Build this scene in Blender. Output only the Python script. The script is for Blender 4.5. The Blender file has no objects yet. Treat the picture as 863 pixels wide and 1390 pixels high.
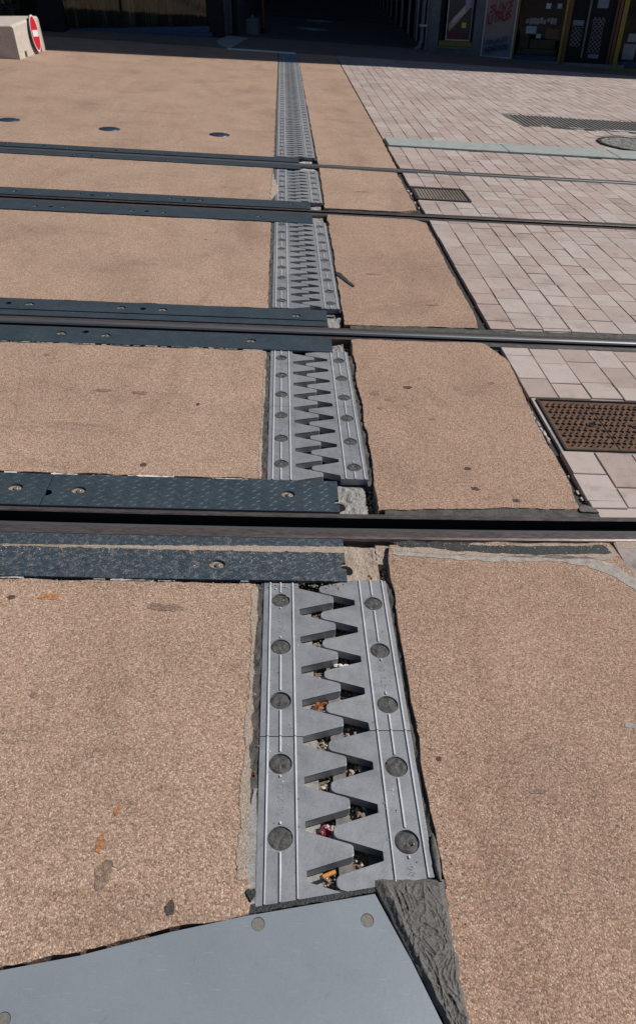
import bpy, bmesh, math, random
from mathutils import Vector, Matrix, Quaternion, noise
random.seed(7)
R = random.Random(11)
sc = bpy.context.scene
C = sc.collection

# ------------------------------------------------------------------ frames
# everything on the street is laid out in metres on the street's own plane (z=0), then the whole
# place is tilted so that gravity points down -z (the street falls gently away and to the right)
UP = Vector((-0.05948, -0.03118, 0.99774)).normalized()
T = UP.rotation_difference(Vector((0, 0, 1))).to_matrix().to_4x4()

# ------------------------------------------------------------------ materials
def nt(name):
    m = bpy.data.materials.new(name); m.use_nodes = True
    t = m.node_tree; b = t.nodes['Principled BSDF']
    return m, t, b
def N(t, ty, **kw):
    n = t.nodes.new(ty)
    for k, v in kw.items():
        if k in n.inputs: n.inputs[k].default_value = v
        else: setattr(n, k, v)
    return n
def ramp(t, fac, stops, interp='LINEAR'):
    r = t.nodes.new('ShaderNodeValToRGB'); r.color_ramp.interpolation = interp
    e = r.color_ramp.elements
    while len(e) > 1: e.remove(e[-1])
    e[0].position = stops[0][0]; e[0].color = (*stops[0][1], 1)
    for p, c in stops[1:]:
        x = e.new(p); x.color = (*c, 1)
    t.links.new(fac, r.inputs[0]); return r.outputs[0]
def mixc(t, fac, a, b, mode='MIX'):
    m = t.nodes.new('ShaderNodeMix'); m.data_type = 'RGBA'; m.blend_type = mode
    for s, i in ((fac, 0), (a, 6), (b, 7)):
        if hasattr(s, 'is_linked'): t.links.new(s, m.inputs[i])
        else: m.inputs[i].default_value = s if i == 0 else (*s, 1)
    return m.outputs[2]
def mathn(t, op, a, b=None, clamp=False):
    m = t.nodes.new('ShaderNodeMath'); m.operation = op; m.use_clamp = clamp
    for s, i in ((a, 0), (b, 1)):
        if s is None: continue
        if hasattr(s, 'is_linked'): t.links.new(s, m.inputs[i])
        else: m.inputs[i].default_value = s
    return m.outputs[0]
def coords(t, scale=None):
    g = t.nodes.new('ShaderNodeTexCoord')
    if scale is None: return g.outputs['Object']
    mp = t.nodes.new('ShaderNodeMapping'); mp.inputs['Scale'].default_value = scale
    t.links.new(g.outputs['Object'], mp.inputs[0]); return mp.outputs[0]
def noisef(t, vec, scale, detail=3, rough=.55, dist=0):
    n = N(t, 'ShaderNodeTexNoise', Scale=scale, Detail=detail, Roughness=rough, Distortion=dist)
    t.links.new(vec, n.inputs['Vector']); return n.outputs['Fac']
def bump(t, b, h, strength, dist):
    n = N(t, 'ShaderNodeBump', Strength=strength, Distance=dist)
    t.links.new(h, n.inputs['Height']); t.links.new(n.outputs[0], b.inputs['Normal'])

def aggregate(name, tint=(1, 1, 1), dark=0.0):
    """resin bound aggregate: 4 mm stones of tan, pink, cream and a few dark ones, worn and stained in soft patches"""
    m, t, b = nt(name); co = coords(t)
    wob = N(t, 'ShaderNodeTexVoronoi', Scale=295.0); t.links.new(co, wob.inputs['Vector'])
    sep = t.nodes.new('ShaderNodeSeparateColor'); t.links.new(wob.outputs['Color'], sep.inputs[0])
    col = ramp(t, sep.outputs[0], [(0, (.21, .155, .125)), (.1, (.29, .215, .17)), (.25, (.37, .262, .20)), (.45, (.43, .305, .235)),
                                   (.65, (.49, .355, .275)), (.82, (.54, .42, .335)), (.95, (.66, .58, .50)), (1, (.41, .275, .19))], 'LINEAR')
    edge = ramp(t, wob.outputs['Distance'], [(0, (1, 1, 1)), (.5, (.92, .92, .92)), (.95, (.58, .56, .54))])
    col = mixc(t, 1.0, col, edge, 'MULTIPLY')
    n1 = noisef(t, co, 1.7, 6, .6); n2 = noisef(t, co, 9.0, 5, .6); n3 = noisef(t, co, .45, 3)
    v = ramp(t, n1, [(.28, (.76, .73, .71)), (.45, (.97, .955, .94)), (.6, (1.05, 1.03, 1.02)), (.75, (.92, .86, .83))])
    col = mixc(t, .9, col, v, 'MULTIPLY')
    v2 = ramp(t, n2, [(.3, (.80, .78, .76)), (.42, (1, 1, 1)), (1, (1.05, 1.04, 1.02))])
    col = mixc(t, .7, col, v2, 'MULTIPLY')
    # long faint traffic smears
    co2 = coords(t, (.5, 5.0, 1)); n4 = noisef(t, co2, 1.6, 5, .65, .4)
    v4 = ramp(t, n4, [(.26, (.70, .68, .66)), (.38, (1, 1, 1)), (1, (1, 1, 1))])
    col = mixc(t, .75, col, v4, 'MULTIPLY')
    n6 = noisef(t, coords(t, (1.6, .55, 1)), 1.1, 6, .7, 1.2)
    v6 = ramp(t, n6, [(.30, (.78, .75, .73)), (.44, (.96, .945, .935)), (.52, (1, 1, 1)), (.66, (1.06, 1.05, 1.05)), (.78, (.95, .90, .86))])
    col = mixc(t, .85, col, v6, 'MULTIPLY')
    wv = N(t, 'ShaderNodeTexNoise', Scale=2.2, Detail=5.0); t.links.new(co, wv.inputs['Vector'])
    wc = mixc(t, .16, (0, 0, 0), wv.outputs['Color']); va = t.nodes.new('ShaderNodeVectorMath'); t.links.new(co, va.inputs[0]); t.links.new(wc, va.inputs[1])
    ck = N(t, 'ShaderNodeTexVoronoi', Scale=.62, feature='DISTANCE_TO_EDGE'); t.links.new(va.outputs[0], ck.inputs['Vector'])
    cm = mathn(t, 'MULTIPLY', mathn(t, 'LESS_THAN', ck.outputs['Distance'], .0032), mathn(t, 'GREATER_THAN', noisef(t, co, 1.3, 2), .52))
    col = mixc(t, mathn(t, 'MULTIPLY', cm, .14), col, (.12, .10, .09))
    # odd drips and gum spots
    sp = N(t, 'ShaderNodeTexVoronoi', Scale=3.1); t.links.new(co, sp.inputs['Vector'])
    nn = noisef(t, co, 40, 2); dd = mathn(t, 'ADD', sp.outputs['Distance'], mathn(t, 'MULTIPLY', nn, .06))
    s2 = t.nodes.new('ShaderNodeSeparateColor'); t.links.new(sp.outputs['Color'], s2.inputs[0])
    thr = mathn(t, 'MULTIPLY', mathn(t, 'SUBTRACT', s2.outputs[1], .45, True), .12)
    isd = mathn(t, 'LESS_THAN', dd, mathn(t, 'ADD', thr, .022))
    col = mixc(t, mathn(t, 'MULTIPLY', isd, .55), col, (.10, .085, .08))
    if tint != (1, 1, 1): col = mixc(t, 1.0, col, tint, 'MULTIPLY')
    t.links.new(col, b.inputs['Base Color'])
    b.inputs['Roughness'].default_value = .85
    h = mathn(t, 'MULTIPLY', wob.outputs['Distance'], -1.0)
    h = mathn(t, 'ADD', h, mathn(t, 'MULTIPLY', sep.outputs[2], .7))
    bump(t, b, h, .5, .003)
    return m
M = {}
M['agg'] = aggregate('tan_aggregate', (1.05, .968, .905))
M['agg_r'] = aggregate('pinkish_aggregate', (.97, .868, .80))
M['agg_tar'] = aggregate('tar_stained_aggregate', (.22, .21, .22))
M['agg_soft'] = aggregate('soiled_aggregate', (.66, .62, .60))
M['agg_rust'] = aggregate('rust_stained_aggregate', (1.05, .66, .38))
M['agg_shade'] = aggregate('shade_tinted_aggregate', (.42, .46, .52))  # tan aggregate darkened and blued: building shade put into the tint

def island(t, co=None):
    g = t.nodes.new('ShaderNodeNewGeometry'); return g.outputs['Random Per Island']
def paver_mat():
    m, t, b = nt('pinkish_stone_paver'); co = coords(t)
    r = island(t)
    col = ramp(t, r, [(0, (.39, .305, .27)), (.3, (.43, .345, .31)), (.55, (.445, .37, .335)), (.8, (.475, .405, .375)), (1, (.42, .32, .28))])
    n = noisef(t, co, 14, 6, .65); v = ramp(t, n, [(.25, (.80, .78, .77)), (.5, (1, 1, 1)), (.8, (1.05, 1.04, 1.03))])
    col = mixc(t, .8, col, v, 'MULTIPLY')
    n = noisef(t, co, 1.1, 6, .7); v = ramp(t, n, [(.3, (.80, .78, .77)), (.55, (1, 1, 1)), (1, (1, 1, 1))])
    col = mixc(t, .9, col, v, 'MULTIPLY')
    n = noisef(t, co, 3.1, 6, .75); v = ramp(t, n, [(.34, (.70, .67, .64)), (.46, (1, 1, 1)), (1, (1, 1, 1))])
    col = mixc(t, .8, col, v, 'MULTIPLY')
    gm = N(t, 'ShaderNodeTexVoronoi', Scale=4.2); t.links.new(co, gm.inputs['Vector'])
    gs = t.nodes.new('ShaderNodeSeparateColor'); t.links.new(gm.outputs['Color'], gs.inputs[0])
    col = mixc(t, mathn(t, 'MULTIPLY', mathn(t, 'LESS_THAN', gm.outputs['Distance'], mathn(t, 'MULTIPLY', mathn(t, 'SUBTRACT', gs.outputs[0], .6, True), .11)), .5), col, (.13, .11, .10))
    n = noisef(t, co, 420, 2); v = ramp(t, n, [(.3, (.82, .82, .82)), (.6, (1.05, 1.05, 1.05))])
    col = mixc(t, .6, col, v, 'MULTIPLY')
    t.links.new(col, b.inputs['Base Color']); b.inputs['Roughness'].default_value = .8
    bump(t, b, mathn(t, 'ADD', noisef(t, co, 300, 3), noisef(t, co, 25, 4)), .25, .003)
    return m
M['paver'] = paver_mat()
def rough_mat(name, c1, c2, scale=30, rough=.9, bs=.4, bd=.004, metal=0, fine=None, stretch=None, rsp=None):
    m, t, b = nt(name); co = coords(t, stretch)
    n = noisef(t, co, scale, 6, .65)
    col = ramp(t, n, [(.3, c1), (.7, c2)])
    if fine:
        n2 = noisef(t, co, fine, 2); v = ramp(t, n2, [(.3, (.6, .6, .6)), (.65, (1.2, 1.2, 1.2))]); col = mixc(t, .8, col, v, 'MULTIPLY')
    t.links.new(col, b.inputs['Base Color']); b.inputs['Metallic'].default_value = metal
    b.inputs['Roughness'].default_value = rough
    if rsp:
        rr = N(t, 'ShaderNodeMapRange', **{'To Min': rsp[0], 'To Max': rsp[1]}); t.links.new(n, rr.inputs[0]); t.links.new(rr.outputs[0], b.inputs['Roughness'])
    if bs: bump(t, b, noisef(t, co, fine or scale * 4, 4), bs, bd)
    return m
M['bed'] = rough_mat('grey_bedding_mortar', (.10, .10, .095), (.24, .22, .20), 22, .95, .6, .006, fine=300)
M['soil'] = rough_mat('dirty_joint_bed', (.012, .013, .014), (.16, .14, .12), 7, .95, .6, .006)
M['tar'] = rough_mat('black_bitumen', (.022, .024, .025), (.055, .056, .056), 60, .6, .8, .006, fine=220)
M['sealant'] = rough_mat('grey_joint_sealant', (.035, .037, .038), (.14, .13, .115), 26, .8, .8, .006, fine=260)
M['mastic'] = rough_mat('dark_grey_mastic', (.085, .078, .072), (.15, .138, .126), 70, .65, .5, .003, fine=300)
M['mortar'] = rough_mat('pale_mortar', (.36, .34, .32), (.52, .48, .44), 40, .9, .5, .003, fine=250)
M['sand'] = rough_mat('sandy_grit', (.30, .235, .185), (.62, .50, .40), 160, .95, .9, .005, fine=420)
M['shelf'] = rough_mat('dusty_steel_ledge', (.22, .21, .20), (.36, .345, .325), 45, .8, .3, .002, fine=260)
M['gutter'] = rough_mat('rubber_gutter_edge', (.07, .07, .07), (.26, .25, .24), 34, .75, .4, .003)
M['kerb'] = rough_mat('grey_green_kerb_stone', (.27, .30, .285), (.37, .40, .385), 12, .8, .3, .002, fine=240)
M['strip'] = rough_mat('dark_grey_ribbed_stone', (.075, .072, .068), (.17, .16, .15), 9, .85, .3, .002, fine=180)
M['cobble'] = rough_mat('dark_rough_infill', (.06, .06, .055), (.42, .41, .38), 26, .9, .9, .02, fine=90)
M['concrete'] = rough_mat('cream_precast_concrete', (.50, .44, .38), (.64, .57, .50), 8, .9, .5, .006, fine=150)
M['asphalt'] = rough_mat('dark_asphalt', (.045, .047, .05), (.085, .085, .085), 6, .9, .4, .004, fine=200)
M['wallstone'] = rough_mat('grey_rendered_stone', (.11, .12, .135), (.19, .20, .215), 5, .9, .4, .006, fine=90)
M['yellow'] = rough_mat('yellow_paint', (.17, .13, .012), (.24, .18, .016), 12, .45, .1, .001)
M['orange'] = rough_mat('reddish_brown_paint', (.09, .03, .016), (.14, .045, .022), 12, .5, .1, .001)
M['whiteframe'] = rough_mat('worn_white_frame', (.34, .33, .33), (.46, .45, .44), 12, .5, .1, .001)
M['darkframe'] = rough_mat('dark_frame_paint', (.010, .011, .014), (.022, .024, .028), 12, .7, .1, .001)
M['darkframe'].node_tree.nodes['Principled BSDF'].inputs['Specular IOR Level'].default_value = .15
M['navy'] = rough_mat('navy_blue_sill', (.02, .045, .10), (.03, .07, .15), 12, .4, .1, .001)
M['zinc'] = rough_mat('zinc_pipe', (.30, .34, .37), (.42, .46, .50), 12, .4, .1, .001, metal=.7)
M['bolt'] = rough_mat('zinc_plated_bolt', (.45, .45, .45), (.7, .68, .64), 60, .35, .1, .0005, metal=.8)
M['dustring'] = rough_mat('dusty_countersink', (.16, .115, .08), (.42, .32, .23), 120, .9, .5, .002)
M['rail'] = rough_mat('worn_rail_steel', (.13, .105, .10), (.19, .155, .145), 60, .38, .15, .0006, metal=.55, fine=240, stretch=(.15, 1, 1), rsp=(.3, .5))
M['railshine'] = rough_mat('polished_rail_steel', (.16, .165, .17), (.24, .245, .25), 40, .45, .1, .0004, metal=.7, stretch=(.1, 2, 1))
M['disc'] = rough_mat('blue_steel_stud', (.10, .17, .26), (.15, .23, .33), 10, .3, .05, .0005, metal=.8)
M['iron'] = rough_mat('rusty_cast_iron', (.055, .032, .022), (.19, .092, .05), 24, .8, .5, .002, fine=150, metal=.1)
M['greybar'] = rough_mat('brown_grey_bar', (.09, .07, .06), (.19, .145, .12), 24, .8, .4, .002)
M['irondark'] = rough_mat('dark_cast_iron', (.025, .023, .022), (.06, .05, .045), 30, .6, .4, .002, metal=.3)
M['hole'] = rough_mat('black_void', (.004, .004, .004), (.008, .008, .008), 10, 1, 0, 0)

def joint_metal():
    m, t, b = nt('weathered_aluminium'); co = coords(t)
    g = t.nodes.new('ShaderNodeNewGeometry'); ob = t.nodes.new('ShaderNodeObjectInfo')
    n = noisef(t, co, 16, 6, .7); col = ramp(t, n, [(.25, (.255, .26, .27)), (.5, (.33, .338, .352)), (.8, (.40, .408, .42))])
    vr = ramp(t, ob.outputs['Random'], [(0, (.88, .9, .92)), (1, (1.08, 1.06, 1.05))]); col = mixc(t, 1, col, vr, 'MULTIPLY')
    st = N(t, 'ShaderNodeTexVoronoi', Scale=38.0); t.links.new(co, st.inputs['Vector'])
    s = ramp(t, mathn(t, 'ADD', st.outputs['Distance'], mathn(t, 'MULTIPLY', noisef(t, co, 120, 3), .25)), [(.16, (.55, .53, .5)), (.24, (1, 1, 1))])
    col = mixc(t, .55, col, s, 'MULTIPLY')
    gr = noisef(t, co, 7, 7, .75, .6); gf = mathn(t, 'MULTIPLY', mathn(t, 'SUBTRACT', gr, .52, True), 4.0, True)
    col = mixc(t, mathn(t, 'MULTIPLY', gf, .55), col, (.16, .145, .125))
    sc1 = noisef(t, coords(t, (6, 160, 1)), 3, 2); sc2 = noisef(t, coords(t, (130, 9, 1)), 3, 2)
    sm = mathn(t, 'MAXIMUM', mathn(t, 'GREATER_THAN', sc1, .70), mathn(t, 'GREATER_THAN', sc2, .72))
    col = mixc(t, mathn(t, 'MULTIPLY', sm, .35), col, (.55, .55, .55))
    n5 = noisef(t, co, 260, 3); col = mixc(t, .5, col, ramp(t, n5, [(.3, (.8, .8, .8)), (.65, (1.1, 1.1, 1.1))]), 'MULTIPLY')
    t.links.new(col, b.inputs['Base Color']); b.inputs['Metallic'].default_value = .35
    rr = N(t, 'ShaderNodeMapRange', **{'To Min': .38, 'To Max': .58}); t.links.new(n, rr.inputs[0]); t.links.new(rr.outputs[0], b.inputs['Roughness'])
    bump(t, b, mathn(t, 'ADD', noisef(t, co, 200, 3), noisef(t, co, 24, 3)), .18, .0015)
    return m
M['alu'] = joint_metal()
M['riblit'] = rough_mat('sunlit_worn_rib', (.55, .56, .58), (.72, .73, .75), 40, .4, .1, .0005, metal=.2)  # worn rib metal, brightened to paint the sunlight on top and right slope
def plate_steel(name, c1, c2, dust):
    m, t, b = nt(name); co = coords(t)
    n = noisef(t, co, 8, 6, .65); col = ramp(t, n, [(.3, c1), (.75, c2)])
    d = noisef(t, co, 55, 6, .75); d2 = noisef(t, co, 260, 2, .5)
    fac = mathn(t, 'MULTIPLY', mathn(t, 'SUBTRACT', mathn(t, 'ADD', mathn(t, 'MULTIPLY', d, .6), mathn(t, 'MULTIPLY', d2, .5)), .64 - dust, True), 5.0, True)
    col = mixc(t, fac, col, (.34, .29, .25))
    sc = noisef(t, coords(t, (4, 130, 1)), 3, 3); col = mixc(t, mathn(t, 'MULTIPLY', mathn(t, 'GREATER_THAN', sc, .66), .35), col, (.16, .19, .22))
    rs = noisef(t, co, 13, 7, .8, .8); col = mixc(t, mathn(t, 'MULTIPLY', mathn(t, 'SUBTRACT', rs, .56, True), 3.0, True), col, (.10, .082, .068))
    t.links.new(col, b.inputs['Base Color']); b.inputs['Metallic'].default_value = .25; b.inputs['Roughness'].default_value = .42
    rr = N(t, 'ShaderNodeMapRange', **{'To Min': .55, 'To Max': .9}); t.links.new(fac, rr.inputs[0]); t.links.new(rr.outputs[0], b.inputs['Roughness'])
    bump(t, b, noisef(t, co, 180, 3), .15, .001)
    return m
M['plate'] = plate_steel('blue_black_chequer_plate', (.034, .052, .068), (.058, .080, .098), .01)
M['plate_dusty'] = plate_steel('dusty_chequer_plate', (.030, .050, .070), (.052, .078, .102), .085)
def foot_mat():
    m, t, b = nt('blue_grey_steel_footplate'); co = coords(t)
    col = ramp(t, noisef(t, co, 2.2, 6, .6), [(.3, (.235, .265, .295)), (.7, (.30, .332, .36))])
    sc = noisef(t, coords(t, (9, 120, 1)), 2.2, 3); col = mixc(t, mathn(t, 'MULTIPLY', mathn(t, 'GREATER_THAN', sc, .66), .3), col, (.42, .44, .45))
    d = noisef(t, co, 30, 7, .8, .5); col = mixc(t, mathn(t, 'MULTIPLY', mathn(t, 'SUBTRACT', d, .56, True), 2.2, True), col, (.17, .165, .155))
    col = mixc(t, .5, col, ramp(t, noisef(t, co, 500, 2), [(.3, (.88, .88, .88)), (.7, (1.08, 1.08, 1.08))]), 'MULTIPLY')
    t.links.new(col, b.inputs['Base Color']); b.inputs['Metallic'].default_value = .25; b.inputs['Roughness'].default_value = .45
    bump(t, b, noisef(t, co, 90, 4), .12, .001); return m
M['foot'] = foot_mat()
M['screw'] = rough_mat('dull_plug_metal', (.14, .13, .115), (.24, .22, .20), 150, .7, .4, .001, metal=.2)
def pebble_mat():
    m, t, b = nt('mixed_pebbles'); r = island(t)
    col = ramp(t, r, [(0, (.08, .065, .055)), (.2, (.24, .18, .135)), (.45, (.42, .32, .24)), (.6, (.30, .29, .28)), (.8, (.52, .43, .34)), (1, (.66, .62, .56))])
    t.links.new(col, b.inputs['Base Color']); b.inputs['Roughness'].default_value = .85
    return m
M['pebble'] = pebble_mat()
def flat(name, col, rough=.6, metal=0, var=.12):
    return rough_mat(name, tuple(x * (1 - var) for x in col), tuple(min(1, x * (1 + var)) for x in col), 60, rough, .1, .0005, metal)
M['red'] = flat('red_sign_face', (.62, .02, .035), .45)
M['white'] = flat('white_sign_face', (.80, .80, .80), .45, var=.03)
M['signback'] = flat('grey_sign_back', (.10, .11, .14), .5, .3)
M['cigpaper'] = flat('orange_cigarette_filter', (.75, .30, .07), .8)
M['cigash'] = flat('burnt_paper', (.05, .045, .04), .9)
M['wrapred'] = flat('pink_red_wrapper', (.62, .08, .12), .5)
M['leaf'] = flat('dry_orange_leaf', (.50, .20, .08), .8, var=.3)
M['paperwhite'] = flat('white_crumb', (.72, .68, .62), .8)

def glass_mat(name, streaks, base):
    m, t, b = nt(name); co = coords(t, (1, 1, .06))
    n = noisef(t, co, 5.0, 5, .7)
    col = ramp(t, n, streaks)
    t.links.new(col, b.inputs['Base Color']); b.inputs['Roughness'].default_value = .08
    b.inputs['Specular IOR Level'].default_value = .8
    w = coords(t, (1, 1, .12)); bump(t, b, noisef(t, w, 2.6, 3), .25, .02)
    return m
M['glass'] = glass_mat('dark_shop_glass', [(.3, (.004, .006, .008)), (.7, (.02, .022, .024))], 0)
def reflection_sheet_mat():
    m, t, b = nt('painted_glass_reflections'); co = coords(t, (1, 1, .04))
    n = noisef(t, co, 3.6, 4, .62)
    col = ramp(t, n, [(.38, (.006, .014, .006)), (.47, (.035, .06, .03)), (.54, (.14, .17, .12)), (.60, (.42, .42, .36)), (.67, (.95, .96, .94))])  # pale streaks stand in for reflections in the glass front
    t.links.new(col, b.inputs['Base Color']); b.inputs['Roughness'].default_value = .8
    return m
M['reflection_sheet'] = reflection_sheet_mat()
def clear_glass():
    m, t, b = nt('clear_window_glass')
    b.inputs['Base Color'].default_value = (.75, .8, .8, 1); b.inputs['Roughness'].default_value = .02
    b.inputs['Transmission Weight'].default_value = 1.0; b.inputs['IOR'].default_value = 1.35
    b.inputs['Alpha'].default_value = .28
    return m
M['clear'] = clear_glass()
def pane_mat():
    m = bpy.data.materials.new('facade_pane_glass'); m.use_nodes = True; t = m.node_tree; t.nodes.remove(t.nodes['Principled BSDF'])
    tr = N(t, 'ShaderNodeBsdfTransparent'); tr.inputs[0].default_value = (.80, .84, .80, 1); g = N(t, 'ShaderNodeBsdfGlossy', Roughness=.04); f = N(t, 'ShaderNodeFresnel', IOR=1.5)
    w = coords(t, (1, 1, .10)); bp = N(t, 'ShaderNodeBump', Strength=.3, Distance=.03); t.links.new(noisef(t, w, 2.4, 3), bp.inputs['Height'])
    t.links.new(bp.outputs[0], g.inputs['Normal']); mx = N(t, 'ShaderNodeMixShader'); t.links.new(f.outputs[0], mx.inputs[0]); t.links.new(tr.outputs[0], mx.inputs[1]); t.links.new(g.outputs[0], mx.inputs[2])
    t.links.new(mx.outputs[0], t.nodes['Material Output'].inputs[0]); return m
M['pane'] = pane_mat()

# ------------------------------------------------------------------ object helpers
used = {}
def link(name, me, mat=None, parent=None, Mx=None):
    o = bpy.data.objects.new(name, me); C.objects.link(o)
    if mat is not None and me is not None:
        for mm in (mat if isinstance(mat, (list, tuple)) else [mat]): me.materials.append(mm)
    if parent is not None: o.parent = parent
    if Mx is not None: o.matrix_world = Mx
    return o
def tag(o, label=None, cat=None, group=None, kind=None):
    if label: o['label'] = label
    if cat: o['category'] = cat
    if group: o['group'] = group
    if kind: o['kind'] = kind
    return o
def empty(name, loc=(0, 0, 0), Mx=None):
    o = bpy.data.objects.new(name, None); C.objects.link(o); o.empty_display_size = .1
    if Mx is not None: o.matrix_world = Mx
    else: o.location = loc
    return o
class MB:
    def __init__(s): s.bm = bmesh.new()
    def box(s, x0, x1, y0, y1, z0, z1, mi=0, rot=0, c=None):
        vs = [(x, y, z) for z in (z0, z1) for y in (y0, y1) for x in (x0, x1)]
        if rot:
            cx, cy = c or ((x0 + x1) / 2, (y0 + y1) / 2); cs, sn = math.cos(rot), math.sin(rot)
            vs = [(cx + (x - cx) * cs - (y - cy) * sn, cy + (x - cx) * sn + (y - cy) * cs, z) for x, y, z in vs]
        v = [s.bm.verts.new(p) for p in vs]
        for f in ((0, 2, 3, 1), (4, 5, 7, 6), (0, 1, 5, 4), (2, 6, 7, 3), (0, 4, 6, 2), (1, 3, 7, 5)):
            s.bm.faces.new([v[i] for i in f]).material_index = mi
        return s
    def prism(s, poly, z0, z1, mi=0, bevel=0):
        a = sum(poly[i][0] * poly[(i + 1) % len(poly)][1] - poly[(i + 1) % len(poly)][0] * poly[i][1] for i in range(len(poly)))
        if a < 0: poly = poly[::-1]
        z1f = z1 if callable(z1) else (lambda x, y: z1)
        top = [s.bm.verts.new((x, y, z1f(x, y))) for x, y in poly]; bot = [s.bm.verts.new((x, y, z0)) for x, y in poly]
        ft = s.bm.faces.new(top); ft.material_index = mi
        fb = s.bm.faces.new(bot[::-1]); fb.material_index = mi
        n = len(poly)
        for i in range(n): s.bm.faces.new((bot[i], bot[(i + 1) % n], top[(i + 1) % n], top[i])).material_index = mi
        if bevel:
            es = list(ft.edges)
            bmesh.ops.bevel(s.bm, geom=es, offset=bevel, segments=2, profile=.5, affect='EDGES')
        return s
    def cyl(s, p0, p1, r0, r1=None, seg=12, mi=0):
        r1 = r0 if r1 is None else r1
        p0, p1 = Vector(p0), Vector(p1); d = (p1 - p0).normalized()
        a = d.orthogonal().normalized(); b = d.cross(a)
        r = [[s.bm.verts.new(p + (a * math.cos(k * 2 * math.pi / seg) + b * math.sin(k * 2 * math.pi / seg)) * rr) for k in range(seg)] for p, rr in ((p0, r0), (p1, r1))]
        for k in range(seg): s.bm.faces.new((r[0][k], r[0][(k + 1) % seg], r[1][(k + 1) % seg], r[1][k])).material_index = mi
        s.bm.faces.new(r[0][::-1]).material_index = mi; s.bm.faces.new(r[1]).material_index = mi
        return s
    def tube(s, pts, r, seg=10, mi=0):
        for a, b in zip(pts, pts[1:]): s.cyl(a, b, r, r, seg, mi)
        return s
    def blob(s, c, r, mi=0, sub=1, seed=0, squash=(1, 1, 1), jag=.35):
        g = bmesh.ops.create_icosphere(s.bm, subdivisions=sub, radius=1.0)
        q = Quaternion((R.random() - .5, R.random() - .5, R.random() - .5, R.random() - .5)).normalized()
        for v in g['verts']:
            n = noise.noise(v.co * 1.3 + Vector((seed * 3.1, seed * 1.7, 0)))
            p = q @ (v.co * (1 + jag * n * 2)); v.co = Vector(c) + Vector((p.x * squash[0], p.y * squash[1], p.z * squash[2])) * r
        for v in g['verts']:
            for f in v.link_faces: f.material_index = mi
        return s
    def mesh(s, name, smooth=False):
        me = bpy.data.meshes.new(name); s.bm.normal_update(); s.bm.to_mesh(me); s.bm.free()
        if smooth:
            for p in me.polygons: p.use_smooth = True
        return me
    def build(s, name, mat, parent=None, Mx=None, smooth=False): return link(name, s.mesh(name, smooth), mat, parent, Mx)
def boolean(me, cutters):
    """subtract a cutter mesh from a mesh and return a new mesh"""
    a = bpy.data.objects.new('tmp_a', me); b = bpy.data.objects.new('tmp_b', cutters)
    C.objects.link(a); C.objects.link(b)
    md = a.modifiers.new('b', 'BOOLEAN'); md.object = b; md.operation = 'DIFFERENCE'; md.solver = 'EXACT'
    dg = bpy.context.evaluated_depsgraph_get(); dg.update()
    out = bpy.data.meshes.new_from_object(a.evaluated_get(dg))
    bpy.data.objects.remove(a); bpy.data.objects.remove(b)
    return out
def jag(p0, p1, step=.02, amp=.006, seed=0, f=9.0):
    """ragged polyline between two points (end excluded)"""
    p0, p1 = Vector((*p0, 0)), Vector((*p1, 0)); L = (p1 - p0).length; n = max(1, int(L / step)); d = (p1 - p0) / max(L, 1e-6); nn = Vector((-d.y, d.x, 0))
    out = []
    for i in range(n):
        p = p0 + (p1 - p0) * i / n
        k = 0 if i == 0 else (noise.noise(Vector((p.x * f, p.y * f, seed))) * .9 + noise.noise(Vector((p.x * f * 5, p.y * f * 5, seed + 7))) * .5) * amp * 2
        q = p + nn * k; out.append((q.x, q.y))
    return out
def ragged(pts, step=.02, amp=.006, seed=0, f=9.0):
    out = []
    for a, b in zip(pts, pts[1:] + pts[:1]): out += jag(a, b, step, amp, seed, f)
    return out
def struct(o): o['kind'] = 'structure'; return o

# ------------------------------------------------------------------ rails' lines (centre of each groove), metres
def rD(x): x2 = max(-2.2, min(2.2, x)); return 1.905 + .008 * x + .009 * x2 * x2
def rC(x): return 3.404 + .012 * x
def rB(x): return 5.590 + .016 * x
def rA(x): return 7.085 + .009 * x
L0, L1, W0, W1 = -9.0, -.024, .381, 1.13     # left slab, joint recess, right slab, pavers
XE = 14.0                                    # right end of the square
# ground sheet and beds ---------------------------------------------------------------
b = MB(); b.box(-260, 260, -60, 17.8, -.30, -.115); struct(b.build('ground', M['bed']))
# left fields of aggregate
def slab(name, poly, mat, seed, step=.03, amp=.006, top=0.0):
    b = MB(); b.prism(ragged(poly, step, amp, seed), -.11, top, bevel=.004); return struct(b.build(name, mat))
dl = [(-.012, .686), (-.159, .663), (-.314, .624), (-.452, .601), (-.75, .538)]
xs = [-.76, -2.2, -4.5, -9]
def line(f, a, bx, off, n=8): return [(a + (bx - a) * i / n, f(a + (bx - a) * i / n) + off) for i in range(n + 1)]
LS = []
LS.append(slab('road_surface', dl + [(-9, -.9)] + line(rD, -9, L1, -.300, 12) + [(L1, 1.3), (-.028, .897)], M['agg'], 1, .02, .005))
LS.append(slab('road_surface', line(rD, L1, -9, .238, 12) + line(rC, -9, L1, -.222), M['agg'], 2))
LS.append(slab('road_surface', line(rC, L1, -9, .300) + line(rB, -9, L1, -.330), M['agg'], 3))
LS.append(slab('road_surface', line(rB, L1, -9, .250) + line(rA, -9, L1, -.185), M['agg'], 4))
LS.append(slab('road_surface', line(rA, L1, -14, .270) + [(-14, 17.0), (L1, 17.0)], M['agg'], 5, .05))
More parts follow.
